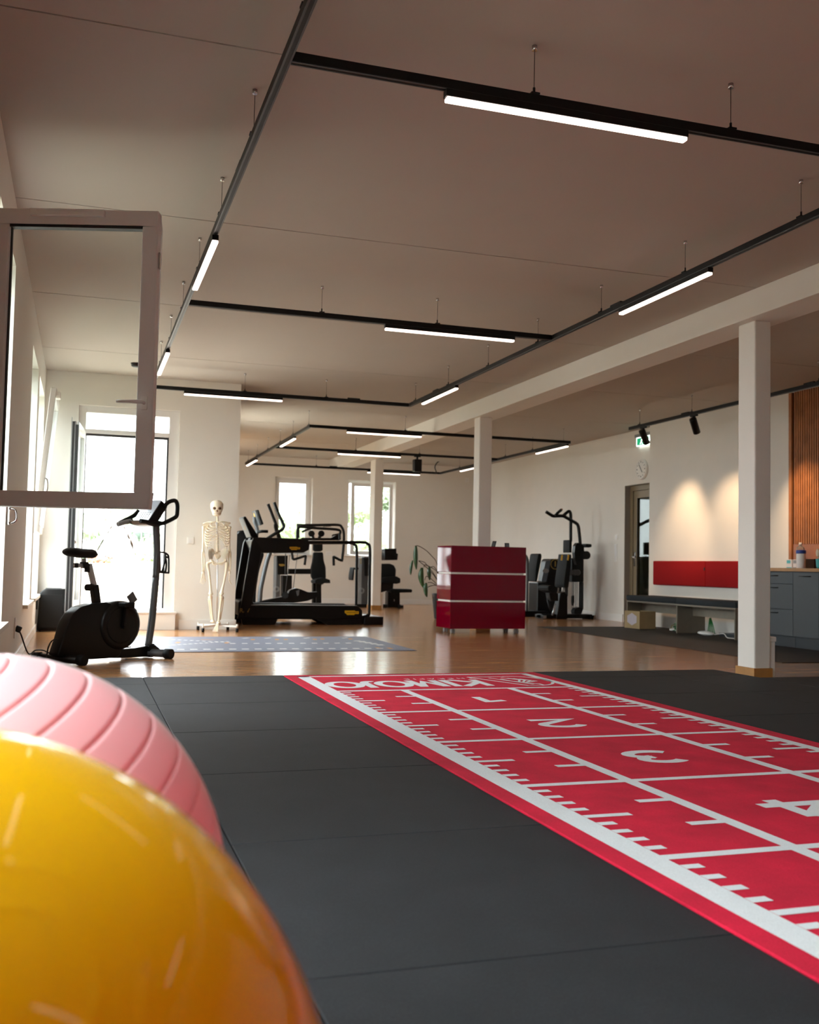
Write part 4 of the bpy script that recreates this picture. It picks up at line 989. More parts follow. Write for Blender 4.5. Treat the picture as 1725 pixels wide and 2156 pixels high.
# handrails
tub(T5, [(250, 468), (600, 470), (930, 470), (1000, 490), (1030, 550), (1027, 900), (1022, 1310), (1005, 1350), (960, 1372), (880, 1380)], TN+.04, .021, 4, 12).build('handrail', M_BLACK, tm)
m = MB().tube([p+Vector((0, TF-TN-.08, 0)) for p in pts3(T5, [(250, 468), (600, 470), (930, 470), (1000, 490), (1030, 550), (1027, 900), (1022, 1310), (1005, 1350), (960, 1372), (880, 1380)], TN+.04)], .021, 12, sub=4); m.build('handrail', M_BLACK, tm)
def badge(c, x0, y0, x1, y1, Y, m_, par, words=None, nm='badge'):
    w = x1-x0; h = y1-y0
    out = [(x0, y0), (x0+w*.72, y0), (x0+w*.76, y0+h*.18), (x1, y0+h*.18), (x1, y0+h*.78), (x0+w*.72, y0+h*.78), (x0+w*.68, y1), (x0+w*.16, y1), (x0+w*.12, y0+h*.75), (x0, y0+h*.55)]
    MB().prism([P(*c(x, y), Y=Y) for x, y in out], (0, .003, 0)).build(nm, m_, par)
    m = MB(); a = P(*c(x0+w*.12, y0+h*.46), Y=Y-.001); b = P(*c(x1-w*.05, y0+h*.46), Y=Y-.001)
    for k in range(9):                                   # small unreadable print
        p = a+(b-a)*((k+.1)/9); q = a+(b-a)*((k+.8)/9); m.add([p+Vector((0, 0, -.005)), q+Vector((0, 0, -.005)), q+Vector((0, 0, .005)), p+Vector((0, 0, .005))], [(0, 1, 2, 3)])
    m.build('badge_print', mat('dark_yellow_print', '#6b4e06', .5), par)
badge(T4, 935, 800, 1092, 848, TN-.009, M_YEL, tm); badge(T5, 725, 1296, 895, 1350, TN-.004, M_YEL, tm)
m = MB(); p = P(*T4(254, 1767), Y=TN-.003); text_mesh(m, 'REV', .082, p, (1, 0, 0), (0, 0, 1), .001); m.build('lettering', M_GOLD, tm)
a = P(*T5(945, 1372), Y=TN+.02); b = P(*T5(1197, 1372), Y=TN+.02)
MB().box(a.x+.02, b.x, TN+.02, TF-.05, 0, a.z).build('rear_step', M_BLACK, tm, bevel=.012)
MB().box(a.x+.05, b.x-.03, TN+.05, TF-.08, a.z, a.z+.004).build('step_sheen', M_LGREY, tm)  # light grey sheet stands in for the reflection on the step's top

# ------------------------------------------------------------------ elliptical trainer behind the treadmill
EY = 16.1
el = thing('elliptical_trainer', 'black elliptical trainer with tall swinging arms standing behind the treadmill', 'elliptical trainer', (P(*T4(500, 1650), Y=EY).x, EY, 0))
z0 = 0
def gnd(c, x, y, Y): p = P(*c(x, y), Y=Y); return Vector((p.x, Y, 0))
q = [P(*T4(x, y), Y=EY+.15) for x, y in ((60, 900), (110, 620), (170, 555), (240, 545), (330, 640), (420, 780), (560, 900), (480, 1150), (430, 1450))]
q += [gnd(T4, 430, 1500, EY+.15), gnd(T4, 60, 1500, EY+.15)]
MB().prism(round_poly(q, .25, 4), (0, .24, 0)).build('flywheel_housing', M_SATIN, el, bevel=.03, seg=3)
m = tub(T4, [(430, 640), (445, 560), (435, 500), (405, 430), (398, 350)], EY+.27, .03, 4, 12); m.build('display_post', M_GREYP, el)
MB().prism([P(*T4(x, y), Y=EY+.08) for x, y in ((445, 238), (466, 236), (542, 455), (515, 468))], (0, .36, 0)).build('display', M_SATIN, el, bevel=.01)
a, b = P(*T4(515, 468), Y=EY+.08), P(*T4(445, 238), Y=EY+.08); d = b-a; nv = Vector((-d.z, 0, d.x)).normalized()*.006
MB().prism([a+nv, b+nv, b+nv+Vector((0, .34, 0)), a+nv+Vector((0, .34, 0))], nv*5).build('display_back', M_GREYP, el, bevel=.004)
cc = a+d*.72+nv*6.2+Vector((0, .2, 0)); e1 = d.normalized(); m = MB()
m.add([cc+e1*.036*math.cos(t)+Vector((0, .036*math.sin(t), 0)) for t in [2*PI*k/24 for k in range(24)]], [tuple(range(24))]); m.build('round_badge', M_YEL, el)
tub(T4, [(455, 575), (520, 566), (605, 568)], EY+.1, .024, 0, 12).build('fixed_grip', M_RUBBERB, el)
tub(T4, [(700, 125), (716, 170), (760, 290), (822, 420), (845, 480), (835, 520), (790, 560), (700, 610), (560, 700)], EY, .026, 4, 12).build('swing_arm', M_SATIN, el)
tub(T4, [(607, 152), (622, 190), (655, 270), (720, 440), (745, 500)], EY+.5, .025, 4, 12).build('swing_arm', M_SATIN, el)
prof(T4, [(690, 455), (735, 445), (770, 560), (830, 720), (760, 720), (690, 500)], EY+.46, .06, .15).build('arm_link', M_SATIN, el, bevel=.008)
m = MB().tube([P(*T4(640, 880), Y=EY+.05), P(*T4(590, 1020), Y=EY+.05), P(*T4(525, 1300), Y=EY+.05), P(*T4(490, 1500), Y=EY+.05), gnd(T4, 480, 1650, EY+.05)], .036, 12, sub=4); m.build('front_column', M_GREYP, el)
q = [P(*T4(x, y), Y=EY) for x, y in ((420, 1640), (560, 1610), (900, 1540), (940, 1455), (1035, 1425), (1100, 1440), (1220, 1490), (1370, 1480), (1360, 1560), (1200, 1620), (980, 1650), (600, 1690))]
MB().prism(round_poly(q, .2, 3), (0, .14, 0)).build('pedal_beam', M_SATIN, el, bevel=.012)
prof(T4, [(1030, 1470), (1085, 1450), (1075, 1530), (1050, 1545)], EY-.012, .02).build('pedal_plate', M_GREYP, el)
a = gnd(T4, 420, 1650, EY); b = gnd(T4, 1440, 1650, EY)
MB().box(a.x, b.x, EY-.02, EY+.62, 0, .05).build('base_frame', M_BLACK, el, bevel=.01)
MB().cyl(pts3(T4, [(865, 1530)], EY-.03)[0], pts3(T4, [(865, 1530)], EY+.6)[0], .055, 20).build('roller', M_RUBBERB, el)

# ------------------------------------------------------------------ chest press machine below the back windows
CY = 19.4
cp_ = thing('chest_press_machine', 'black chest press machine with overhead tube frame between the back windows', 'weight machine', (P(*T4(1000, 1600), Y=CY).x, CY, 0))
def to_floor(c, pts, Y, thick, r=0): # polygon whose last two points are dropped to the floor
    q, thick = narrow([P(*c(x, y), Y=Y) for x, y in pts], Y, thick); q[-1].z = 0; q[-2].z = 0
    return MB().prism(round_poly(q, r, 3) if r else q, (0, thick, 0))
to_floor(T4, [(690, 945), (792, 932), (792, 1600), (682, 1600)], CY, .30).build('tower', M_GREYP, cp_, bevel=.01)
MB().prism([P(*T4(x, y), Y=CY-.03) for x, y in ((740, 932), (908, 932), (900, 1222), (752, 1222))], (0, .30, 0)).build('weight_cover', M_SATIN, cp_, bevel=.012)
to_floor(T4, [(794, 1232), (970, 1232), (970, 1600), (794, 1600)], CY+.02, .26).build('stack_housing', M_BLACK, cp_, bevel=.01)
prof(T4, [(866, 900), (880, 900), (872, 1222), (860, 1222)], CY-.05, .02).build('edge_trim', M_GREYP, cp_)
badge(T4, 775, 1060, 872, 1094, CY-.035, M_GOLD, cp_)
m = MB(); c = P(*T4(735, 1441), Y=CY-.004)
for rr in (.052, .034): m.tube([c+Vector((rr*math.cos(t), 0, rr*math.sin(t))) for t in [2*PI*k/20 for k in range(20)]], .006, 6, closed=True)
m.build('round_logo', M_LGREY, cp_)
prof(T4, [(905, 1132), (1262, 1132), (1262, 1212), (905, 1212)], CY+.06, .12).build('crossbar', M_BLACK, cp_, bevel=.01)
sb = [(1285, 880), (1425, 880), (1440, 900), (1450, 1010), (1482, 1110), (1486, 1270), (1470, 1292), (1275, 1292), (1250, 1250), (1246, 1130), (1272, 1010)]
prof(T4, sb, CY-.02, .09, .2).build('backrest', M_LEATHER, cp_, bevel=.022, seg=3)
prof(T4, [(1278, 735), (1436, 735), (1438, 850), (1400, 872), (1310, 872), (1280, 850)], CY-.02, .09, .15).build('headrest', M_LEATHER, cp_, bevel=.02, seg=3)
prof(T4, [(1248, 1318), (1300, 1285), (1430, 1268), (1545, 1300), (1552, 1350), (1430, 1350), (1400, 1372), (1330, 1360), (1258, 1352)], CY-.34, .36, .2).build('seat', M_LEATHER, cp_, bevel=.025, seg=3)
to_floor(T4, [(1268, 1350), (1412, 1350), (1420, 1660), (1268, 1660)], CY-.02, .12).build('seat_post', M_SATIN, cp_, bevel=.008)
to_floor(T4, [(1330, 1360), (1425, 1350), (1400, 1440), (1385, 1650), (1335, 1650)], CY-.12, .05).build('seat_bracket', M_BLACK, cp_, bevel=.004)
a = gnd(T4, 690, 1650, CY); b = gnd(T4, 1450, 1650, CY)
MB().box(a.x, b.x, CY-.1, CY+.04, 0, .06).build('base_beam', M_BLACK, cp_, bevel=.01)
MB().box(b.x-.1, b.x, CY-.38, CY+.3, 0, .06).build('base_foot', M_BLACK, cp_, bevel=.01)
tub(T5, [(160, 245), (160, 275), (162, 420)], CY, .028, 3).build('frame_post', M_SATIN, cp_)
tub(T5, [(160, 262), (400, 262), (640, 260), (690, 290), (712, 350), (715, 440), (707, 560), (695, 670), (700, 688), (670, 685), (598, 648), (590, 660), (592, 752)], CY-.02, .026, 4, 12).build('press_arm', M_BLACK, cp_)
tub(T5, [(150, 440), (152, 330), (170, 292), (215, 285), (420, 302), (655, 322), (662, 380), (664, 440)], CY-.25, .026, 4, 12).build('overhead_frame', M_BLACK, cp_)
tub(T5, [(150, 430), (120, 480), (85, 560), (92, 640), (104, 676), (170, 660), (246, 636), (250, 655), (238, 745)], CY-.25, .024, 4, 12).build('press_arm', M_BLACK, cp_)
for cx in (322, 440):
    c = P(*T5(cx, 366), Y=CY-.1); MB().lathe(c-Vector((0, .03, 0)), [(.045, 0), (.062, .01), (.062, .04), (.045, .05)], (0, 1, 0), 24).build('round_pad', M_RUBBERB, cp_)
tub(T5, [(334, 390), (348, 430)], CY-.06, .03, 0).build('pad_stem', M_BLACK, cp_); tub(T5, [(428, 390), (412, 430)], CY-.06, .03, 0).build('pad_stem', M_BLACK, cp_)
prof(T5, [(190, 414), (560, 418), (660, 365), (668, 448), (190, 446)], CY-.06, .10).build('pivot_beam', M_SATIN, cp_, bevel=.01)
tub(T5, [(206, 345), (270, 318), (330, 300)], CY-.1, .02, 2).build('lever', M_BLACK, cp_); tub(T5, [(575, 400), (578, 385), (650, 370)], CY-.1, .016, 0).build('lever', M_BLACK, cp_)
m = MB()
for pa, pb in (((938, 920), (870, 1480)), ((1055, 900), (985, 1450)), ((1560, 490), (1440, 498))): m.tube([P(*T4(*pa), Y=CY-.15), P(*T4(*pb), Y=CY-.15)], .006, 6)
m.build('pull_cable', M_GREYP, cp_)

# ------------------------------------------------------------------ back extension machine left and right of the far pillar
BY = 19.85
be = thing('back_trainer_machine', 'black seated back trainer machine standing behind the far pillar', 'weight machine', (P(*T5(1100, 1240), Y=BY).x, BY, 0))
to_floor(T5, [(884, 652), (1012, 652), (1004, 1240), (880, 1240)], BY+.2, .30).build('tower', M_GREYP, be, bevel=.012)
prof(T5, [(925, 650), (1016, 650), (1012, 880), (945, 880)], BY+.16, .2).build('weight_cover', M_SATIN, be, bevel=.012)
prof(T5, [(925, 640), (1016, 640), (1016, 655), (938, 660)], BY+.16, .22).build('top_cap', M_LGREY, be, bevel=.004)
m = MB(); c = P(*T5(930, 1057), Y=BY+.195)
for rr in (.055, .036): m.tube([c+Vector((rr*math.cos(t), 0, rr*math.sin(t))) for t in [2*PI*k/20 for k in range(20)]], .006, 6, closed=True)
m.build('round_logo', M_LGREY, be)
m = MB(); p = P(*T5(918, 700), Y=BY+.197)
for k in range(4): m.add([p+Vector((-.02, 0, .03*k-.05)), p+Vector((.02, 0, .03*k-.05)), p+Vector((.02, 0, .03*k-.035)), p+Vector((-.02, 0, .03*k-.035))], [(0, 1, 2, 3)])
m.build('gold_print', M_GOLD, be)
prof(T5, [(815, 778), (842, 775), (838, 840), (828, 890), (812, 930), (785, 930), (768, 905), (775, 860)], BY, .3, .2).build('roller_pad', M_LEATHER, be, bevel=.02, seg=3)
tub(T5, [(838, 790), (890, 790)], BY+.15, .022, 0).build('roller_arm', M_BLACK, be)
tub(T5, [(1000, 700), (1100, 640), (1200, 640)], BY+.34, .035, 3).build('pivot_arm', M_BLACK, be)
prof(T5, [(1150, 545), (1342, 545), (1345, 600), (1372, 612), (1360, 686), (1150, 686)], BY+.05, .34, .08).build('roller_headrest', M_SATIN, be, bevel=.03, seg=3)
prof(T5, [(1120, 728), (1260, 728), (1320, 750), (1350, 800), (1344, 900), (1120, 905)], BY+.1, .26, .25).build('backrest', M_LEATHER, be, bevel=.035, seg=3)
prof(T5, [(1110, 900), (1180, 890), (1340, 882), (1402, 910), (1400, 962), (1340, 974), (1180, 958), (1110, 955)], BY, .42, .2).build('seat', M_LEATHER, be, bevel=.03, seg=3)
prof(T5, [(1120, 950), (1320, 950), (1310, 1042), (1120, 1080)], BY+.12, .2).build('seat_frame', M_BLACK, be, bevel=.012)
prof(T5, [(1215, 1050), (1250, 1034), (1530, 1038), (1546, 1055), (1535, 1078), (1230, 1082)], BY-.02, .36, .2).build('leg_pad', M_LEATHER, be, bevel=.02, seg=3)
to_floor(T5, [(1212, 1070), (1395, 1078), (1395, 1240), (1208, 1240)], BY+.08, .2).build('front_post', M_SATIN, be, bevel=.014)
prof(T5, [(1318, 1160), (1330, 1160), (1330, 1185), (1318, 1185)], BY+.07, .02).build('info_tag', M_LGREY, be)
a = gnd(T5, 880, 1240, BY); b = gnd(T5, 1422, 1240, BY)
MB().box(a.x, b.x, BY+.10, BY+.24, 0, .07).build('base_beam', M_BLACK, be, bevel=.012)
MB().box(b.x-.07, b.x, BY-.1, BY+.44, 0, .06).build('base_foot', M_BLACK, be, bevel=.01)

# ------------------------------------------------------------------ pulldown machine and leg machine right of the counter
C7 = crop(1080, 1050, 7.985); PY = 15.85
pd = thing('pulldown_machine', 'black seated pulldown machine with curved overhead handles at the right wall', 'weight machine', (P(*C7(900, 2000), Y=PY).x, PY, 0))
th = .14
for poly, nm in (([(930, 1000), (1195, 985), (1195, 1400), (930, 1400)], 'pulley_housing'), ([(1108, 1400), (1195, 1400), (1192, 1860), (1105, 1830)], 'tower_column'), ([(1010, 1840), (1105, 1820), (1192, 1850), (1145, 1940), (985, 1945), (970, 1890)], 'tower_foot')):
    prof(C7, poly, PY+.1, th).build(nm, M_SATIN, pd, bevel=.012)
to_floor(C7, [(755, 1590), (850, 1560), (925, 1620), (925, 1980), (650, 1980)], PY, .18).build('seat_tower', M_SATIN, pd, bevel=.016)
prof(C7, [(860, 1480), (930, 1400), (930, 1640), (900, 1640)], PY+.05, .08).build('seat_strut', M_SATIN, pd, bevel=.006)
a = gnd(C7, 490, 2000, PY); b = gnd(C7, 1350, 2000, PY); zb_ = P(*C7(1100, 1945), Y=PY).z
MB().box(a.x, b.x, PY+.02, PY+.22, 0.012, max(zb_, .07)).build('base_beam', M_BLACK, pd, bevel=.012)
MB().box(a.x, a.x+.07, PY-.04, PY+.28, 0, .07).build('base_foot', M_BLACK, pd, bevel=.01); MB().box(a.x+.01, a.x+.06, PY-.052, PY-.04, .012, .062).build('foot_cap', M_LGREY, pd)
MB().box(b.x-.05, b.x, PY-.02, PY+.3, 0, .06).cyl((b.x, PY+.1, .05), (b.x+.07, PY+.1, .05), .012).build('base_foot', M_BLACK, pd)
for cx in (960, 1035, 1088):
    c = P(*C7(cx, 1240), Y=PY+.095); MB().lathe(c, [(.046, 0), (.052, -.006), (.052, -.02), (.03, -.024)], (0, 1, 0), 24).build('pulley', M_GREYP, pd)
m = MB()
for x0, x1 in ((1002, 998), (1024, 1020), (1060, 1056), (1085, 1082)): m.tube([P(*C7(x0, 1395), Y=PY+.17), P(*C7(x1, 1840), Y=PY+.17)], .004, 6)
m.build('pull_cable', M_BLACK, pd)
prof(C7, [(985, 1640), (1030, 1625), (1035, 1740), (1000, 1800), (980, 1740)], PY+.14, .06, .1).build('counterweight', M_SATIN, pd, bevel=.008)
prof(C7, [(1010, 790), (1055, 740), (1100, 740), (1195, 790), (1205, 900), (1190, 1010), (1070, 1110), (1040, 1110), (1005, 1010), (995, 900)], PY-.02, .10, .1).build('pivot_plate', M_SATIN, pd, bevel=.012)
c = P(*C7(1245, 950), Y=PY-.12); MB().cyl(c, c+Vector((0, .34, 0)), .072, 26).build('roller_pad', M_RUBBERB, pd)
tub(C7, [(1150, 955), (1245, 950)], PY+.02, .03, 0).build('roller_arm', M_BLACK, pd)
prof(C7, [(1095, 752), (1310, 762), (1328, 785), (1318, 812), (1200, 820), (1100, 812)], PY-.1, .3, .15).build('arm_pad', M_BLACK, pd, bevel=.015)
c = P(*C7(1176, 945), Y=PY-.027); MB().prism([c+Vector((0, 0, .045)), c+Vector((.03, 0, 0)), c+Vector((0, 0, -.045)), c+Vector((-.03, 0, 0))], (0, .004, 0)).build('diamond_logo', M_LGREY, pd)
tub(C7, [(1135, 760), (1110, 520), (1095, 450), (1060, 410), (900, 318), (835, 290), (690, 292), (635, 268), (560, 220)], PY-.02, .028, 5, 12).build('pull_handle', M_BLACK, pd)
tub(C7, [(975, 720), (975, 480), (975, 280), (962, 225), (945, 212), (915, 230), (855, 280)], PY+.25, .028, 5, 12).build('pull_column', M_BLACK, pd)
tub(C7, [(715, 285), (760, 235), (815, 188)], PY-.1, .026, 0, 12).build('pull_handle', M_BLACK, pd)
c = P(*C7(820, 185), Y=PY-.1); MB().ell(c, .022, .022, .022, 14, 10).build('handle_cap', mat('copper_cap', '#b58a72', .3, metal=.7), pd)
bkp = [(720, 1495), (697, 1440), (720, 1330), (850, 930), (965, 935), (985, 965), (960, 1150), (880, 1480), (860, 1500)]
prof(C7, bkp, PY-.2, .36, .12).build('backrest', M_LEATHER, pd, bevel=.03, seg=3)
prof(C7, [(860, 690), (985, 692), (995, 730), (985, 905), (855, 905), (842, 860), (850, 720)], PY-.16, .28, .15).build('headrest', M_LEATHER, pd, bevel=.03, seg=3)
for x, y in ((932, 990), (825, 992)):
    c = P(*C7(x, y), Y=PY-.205); MB().bar(c+Vector((-.006, 0, -.045)), c+Vector((.006, 0, .045)), .028, .006, (0, 1, 0)).build('yellow_tab', M_YEL, pd)
prof(C7, [(412, 1500), (440, 1462), (560, 1455), (700, 1480), (760, 1500), (745, 1570), (640, 1590), (430, 1545)], PY-.22, .4, .2).build('seat', M_LEATHER, pd, bevel=.03, seg=3)
prof(C7, [(540, 1585), (760, 1575), (770, 1720), (600, 1720), (575, 1690)], PY-.06, .16).build('seat_bracket', M_BLACK, pd, bevel=.01)
tub(C7, [(590, 1700), (620, 1830), (690, 1960)], PY-.03, .02, 0).build('seat_leg', M_BLACK, pd)
tub(C7, [(720, 1760), (690, 1880), (660, 1960)], PY-.08, .018, 0).build('gas_strut', M_ALU, pd)
tub(C7, [(770, 1500), (755, 1590)], PY-.1, .014, 0).build('adjust_rod', M_ALU, pd); tub(C7, [(860, 1495), (840, 1570)], PY-.1, .012, 0).build('adjust_rod', M_ALU, pd)

QY = 16.75
lg = thing('leg_machine', 'black leg exercise machine with a gold number one, half hidden behind the red counter', 'weight machine', (P(*C7(400, 1980), Y=QY).x, QY, 0))
to_floor(C7, [(255, 1402), (455, 1402), (470, 1380), (545, 1060), (565, 1025), (610, 1008), (830, 1012), (830, 1980), (240, 1980)], QY, .4).build('body', M_SATIN, lg, bevel=.02)
prof(C7, [(475, 1395), (548, 1065), (570, 1045), (640, 1045), (560, 1395)], QY-.006, .02).build('front_panel', mat('blue_grey_panel', '#566370', .35), lg, bevel=.003)
c = P(*C7(557, 1212), Y=QY-.01); MB().prism([c+Vector((.062*math.cos(t), 0, .042*math.sin(t))) for t in [2*PI*k/20 for k in range(20)]], (0, .004, 0)).build('oval_logo', M_LGREY, lg)
c = P(*C7(715, 1102), Y=QY-.008); MB().tube([c+Vector((.088*math.cos(t), 0, .088*math.sin(t))) for t in [2*PI*k/32 for k in range(32)]], .006, 6, closed=True).build('gold_circle', M_GOLD, lg)
m = MB(); text_mesh(m, '1', .13, c, (1, 0, 0), (0, 0, 1), .004); m.build('gold_number', M_GOLD, lg)
prof(C7, [(255, 1180), (345, 950), (375, 925), (445, 920), (480, 940), (484, 980), (455, 1070), (310, 1380), (285, 1394), (240, 1392)], QY-.12, .34, .12).build('backrest', M_LEATHER, lg, bevel=.03, seg=3)
m = MB().tube([P(*C7(150, 930), Y=QY-.1), P(*C7(215, 960), Y=QY-.1), P(*C7(240, 1020), Y=QY-.1), P(*C7(246, 1120), Y=QY-.1), gnd(C7, 236, 1980, QY-.1)], .026, 10, sub=3); m.build('frame_tube', M_GREYP, lg)
a = gnd(C7, 100, 1980, QY); MB().box(a.x, a.x+.5, QY-.14, QY+.3, 0, .1).build('base', M_BLACK, lg, bevel=.01)

# ------------------------------------------------------------------ exercise bike
B1 = crop(0, 1000, 3.317); B3 = crop(0, 1180, 4.107); BH = crop(240, 1040, 10.78); BM_ = crop(150, 1060, 8.625)
U = Vector((.81, .59, 0)).normalized(); N = Vector((U.y, -U.x, 0)); O = Vector((-.135, 8.785, 0))
def bp(c, x, y, off=0.): return PP(*c(x, y), O+N*off, N)
bk = thing('exercise_bike', 'black upright exercise bike by the left wall in front of the open terrace door', 'exercise bike', (.2, 9.05, 0))
def bprof(c, pts, w, off=0., r=0., n=4):
    q = [bp(c, x, y, off) for x, y in pts]
    if r: q = round_poly(q, r, n)
    return MB().prism([p-N*w/2 for p in q], N*w)
def btube(c, pts, r, off=0., sub=4, n=12): return MB().tube([bp(c, x, y, off) for x, y in pts], r, n, sub=sub)
bprof(B3, [(455, 820), (475, 760), (500, 690), (530, 580), (560, 510), (600, 450), (660, 400), (760, 372), (880, 358), (930, 372), (1010, 560), (1012, 835), (700, 855)], .13, 0, .3, 5).build('body_shell', M_SATIN, bk, bevel=.022, seg=3)
fc = bp(B3, 1000, 556); fr_ = .207
MB().lathe(fc-N*.085, [(fr_*.86, 0), (fr_, .02), (fr_, .15), (fr_*.86, .17)], N, 56).build('flywheel_cover', M_SATIN, bk)
MB().lathe(fc-N*.0925-N*0, [(.05, 0), (.055, .008)], N, 30).lathe(fc+N*.085, [(fr_*.75, 0), (fr_*.72, .004)], N, 48).build('cover_disc', M_BLACK, bk)
MB().bar(fc+N*.1, fc+N*.1+Vector((0, 0, -.01))+U*.02, .04, .05).bar(fc+N*.11, bp(BM_, 1010, 1840, .11), .022, .03, N).build('crank', M_SATIN, bk, bevel=.004)
pc = bp(BM_, 1000, 1840, .15)
MB().obox(pc, U*.05, N*.045, (0, 0, .018)).build('pedal', M_RUBBERB, bk, bevel=.008)
MB().bar(bp(BM_, 1050, 1770, .15), bp(BM_, 1160, 1670, .15), .09, .012, N).build('pedal_strap', M_GREYP, bk, bevel=.004)
MB().obox(bp(BM_, 1080, 1850, .14), U*.035, N*.02, (0, 0, .03)).build('pedal_block', M_RUBBERB, bk, bevel=.012)
MB().obox(fc-N*.16+Vector((0, 0, -.17))-U*.05, U*.05, N*.04, (0, 0, .016)).build('pedal', M_RUBBERB, bk, bevel=.008)
MB().bar(fc-N*.1, fc-N*.11+Vector((0, 0, -.17))-U*.05, .022, .03, N).build('crank', M_SATIN, bk)
MB().bar(bp(BM_, 412, 1480), bp(BM_, 458, 1830), .06, .062, U).build('post_sleeve', M_SATIN, bk, bevel=.008)
MB().bar(bp(BM_, 322, 1100), bp(BM_, 415, 1500), .036, .044, U).build('seat_post', M_ALU, bk, bevel=.006)
MB().bar(bp(BM_, 50, 1125), bp(BM_, 330, 1125), .03, .032).build('seat_slider', M_ALU, bk, bevel=.005)
MB().bar(bp(BM_, 50, 1125), bp(BM_, 110, 1125), .035, .038).build('slider_cap', M_SATIN, bk, bevel=.004)
bprof(BM_, [(190, 1060), (270, 1060), (310, 1110), (290, 1190), (200, 1170)], .055, 0, .2).build('saddle_clamp', M_SATIN, bk, bevel=.008)
btube(BM_, [(230, 1000), (235, 1080)], .018, 0, 0).build('saddle_pin', M_ALU, bk)
btube(BM_, [(290, 1160), (285, 1250)], .022, .04, 0).build('clamp_knob', M_RUBBERB, bk)
m = MB(); m.tube([bp(BM_, 275, 1525, .0)-N*.0, bp(BM_, 330, 1525), bp(BM_, 400, 1500)], [.028, .03, .024], 14); m.build('height_knob', M_RUBBERB, bk)
m = MB(); a = bp(B1, 463, 560); L_ = (bp(B1, 680, 556)-a).dot(U); zsd = a.z
n_ = 14; sec = 12; rings_ = []
for i in range(n_+1):
    t = i/n_; w = .105*(1-t)**.9*min(1, (t/.12)**.5 if t < .12 else 1)+.026*(1-abs(2*t-1)**6); w = max(w, .012)
    hgt = .036*(1-(2*t-1)**8)+.008; zc = zsd+.012+.018*(1-t)**3*(1 if t > .05 else .9)
    rings_.append([(U*(t*L_), N*(w*math.cos(2*PI*k/sec)), zc+hgt*math.sin(2*PI*k/sec)*(1 if math.sin(2*PI*k/sec) > 0 else .8)) for k in range(sec)])
vs = []; base_ = Vector((a.x, a.y, 0))
for rg in rings_:
    for u_, nn_, z_ in rg: vs.append(base_+u_+nn_+Vector((0, 0, z_)))
fs = [(i*sec+k, i*sec+(k+1) % sec, (i+1)*sec+(k+1) % sec, (i+1)*sec+k) for i in range(n_) for k in range(sec)]+[tuple(reversed(range(sec))), tuple(n_*sec+k for k in range(sec))]
m.add(vs, fs, True); m.build('saddle', M_RUBBERB, bk)
bprof(B3, [(960, 765), (1010, 765), (1150, 755), (1255, 735), (1310, 715), (1370, 768), (1315, 790), (1290, 830), (960, 845)], .07).build('base_beam', M_SATIN, bk, bevel=.01)
btube(BH, [(955, 700), (962, 900), (975, 1200), (972, 1500), (950, 1900)], .032).tube([bp(BH, 950, 1900), bp(B3, 1318, 480), bp(B3, 1300, 620), bp(B3, 1283, 740)], .032, 14, sub=4).build('front_post', M_GREYP, bk)
for a_, b_, nm in (((-.33, 8.95), (.06, 8.62), 'rear_stabilizer'), ((.40, 9.47), (.785, 9.15), 'front_stabilizer')):
    a3 = Vector((*a_, .043)); b3 = Vector((*b_, .043)); d = (b3-a3).normalized()
    f = MB().cyl(a3, b3, .034, 20).build(nm, M_GREYP if nm[0] == 'f' else M_SATIN, bk)
    for e, s in ((a3, 1), (b3, -1)): MB().cyl(e-d*.005*s, e+d*.06*s, .043, 22).build('end_cap', M_RUBBERB, f)
MB().bar(Vector((-.10, 8.81, .06)), Vector((.0, 8.88, .10)), .06, .06).build('rear_bracket', M_SATIN, bk)
bprof(B3, [(1255, 735), (1315, 730), (1310, 800), (1290, 835), (1258, 835)], .11).build('front_bracket', M_SATIN, bk, bevel=.006)
# console, handlebars, bottle cage
hv = (U*.142+Vector((0, 0, .19)))
sc = (bp(BH, 480, 605, -.0)+bp(BH, 1045, 150, .0))/2
tv = hv.cross(N).normalized()
if tv.dot(U) < 0: tv = -tv
cw = .105
MB().obox(sc+tv*.045, N*cw, hv*.5, tv*.045).build('console', M_SATIN, bk, bevel=.014, seg=3)
MB().obox(sc-tv*.001, N*(cw-.006), hv*.49, tv*.002).build('display', mat('pale_display', '#b8c0cc', .12), bk)
m = MB()
for r_ in range(4):
    for c_ in range(5): m.obox(sc-tv*.004+N*(-.06+.03*c_)-hv*(.12+.08*r_), N*.006, hv.normalized()*.004, tv*.0008)
m.build('display_print', M_GREYP, bk)
bprof(BH, [(455, 600), (860, 610), (980, 640), (890, 735), (760, 742), (600, 705)], .20, 0, .2).build('console_tray', M_SATIN, bk, bevel=.015)
btube(BH, [(600, 612), (800, 642), (930, 668), (1080, 670), (1180, 640), (1370, 545), (1425, 490), (1438, 400), (1440, 250), (1400, 160), (1320, 155), (1220, 200), (1130, 290)], .0185, .12, 4, 12).build('handlebar', M_RUBBERB, bk)
btube(BH, [(560, 380), (470, 480), (330, 560), (220, 610), (110, 665)], .019, -.16, 4, 12).build('handlebar', M_RUBBERB, bk)
btube(BH, [(85, 690), (225, 650), (385, 615)], .021, -.10, 0, 12).build('hand_grip', M_LGREY, bk)
btube(BH, [(365, 615), (400, 625)], .024, -.10, 0, 12).build('grip_clamp', M_RUBBERB, bk)
m = btube(BH, [(1000, 1325), (1120, 1325), (1210, 1370), (1240, 1440), (1245, 1600), (1243, 1790)], .008, .0, 3, 8)
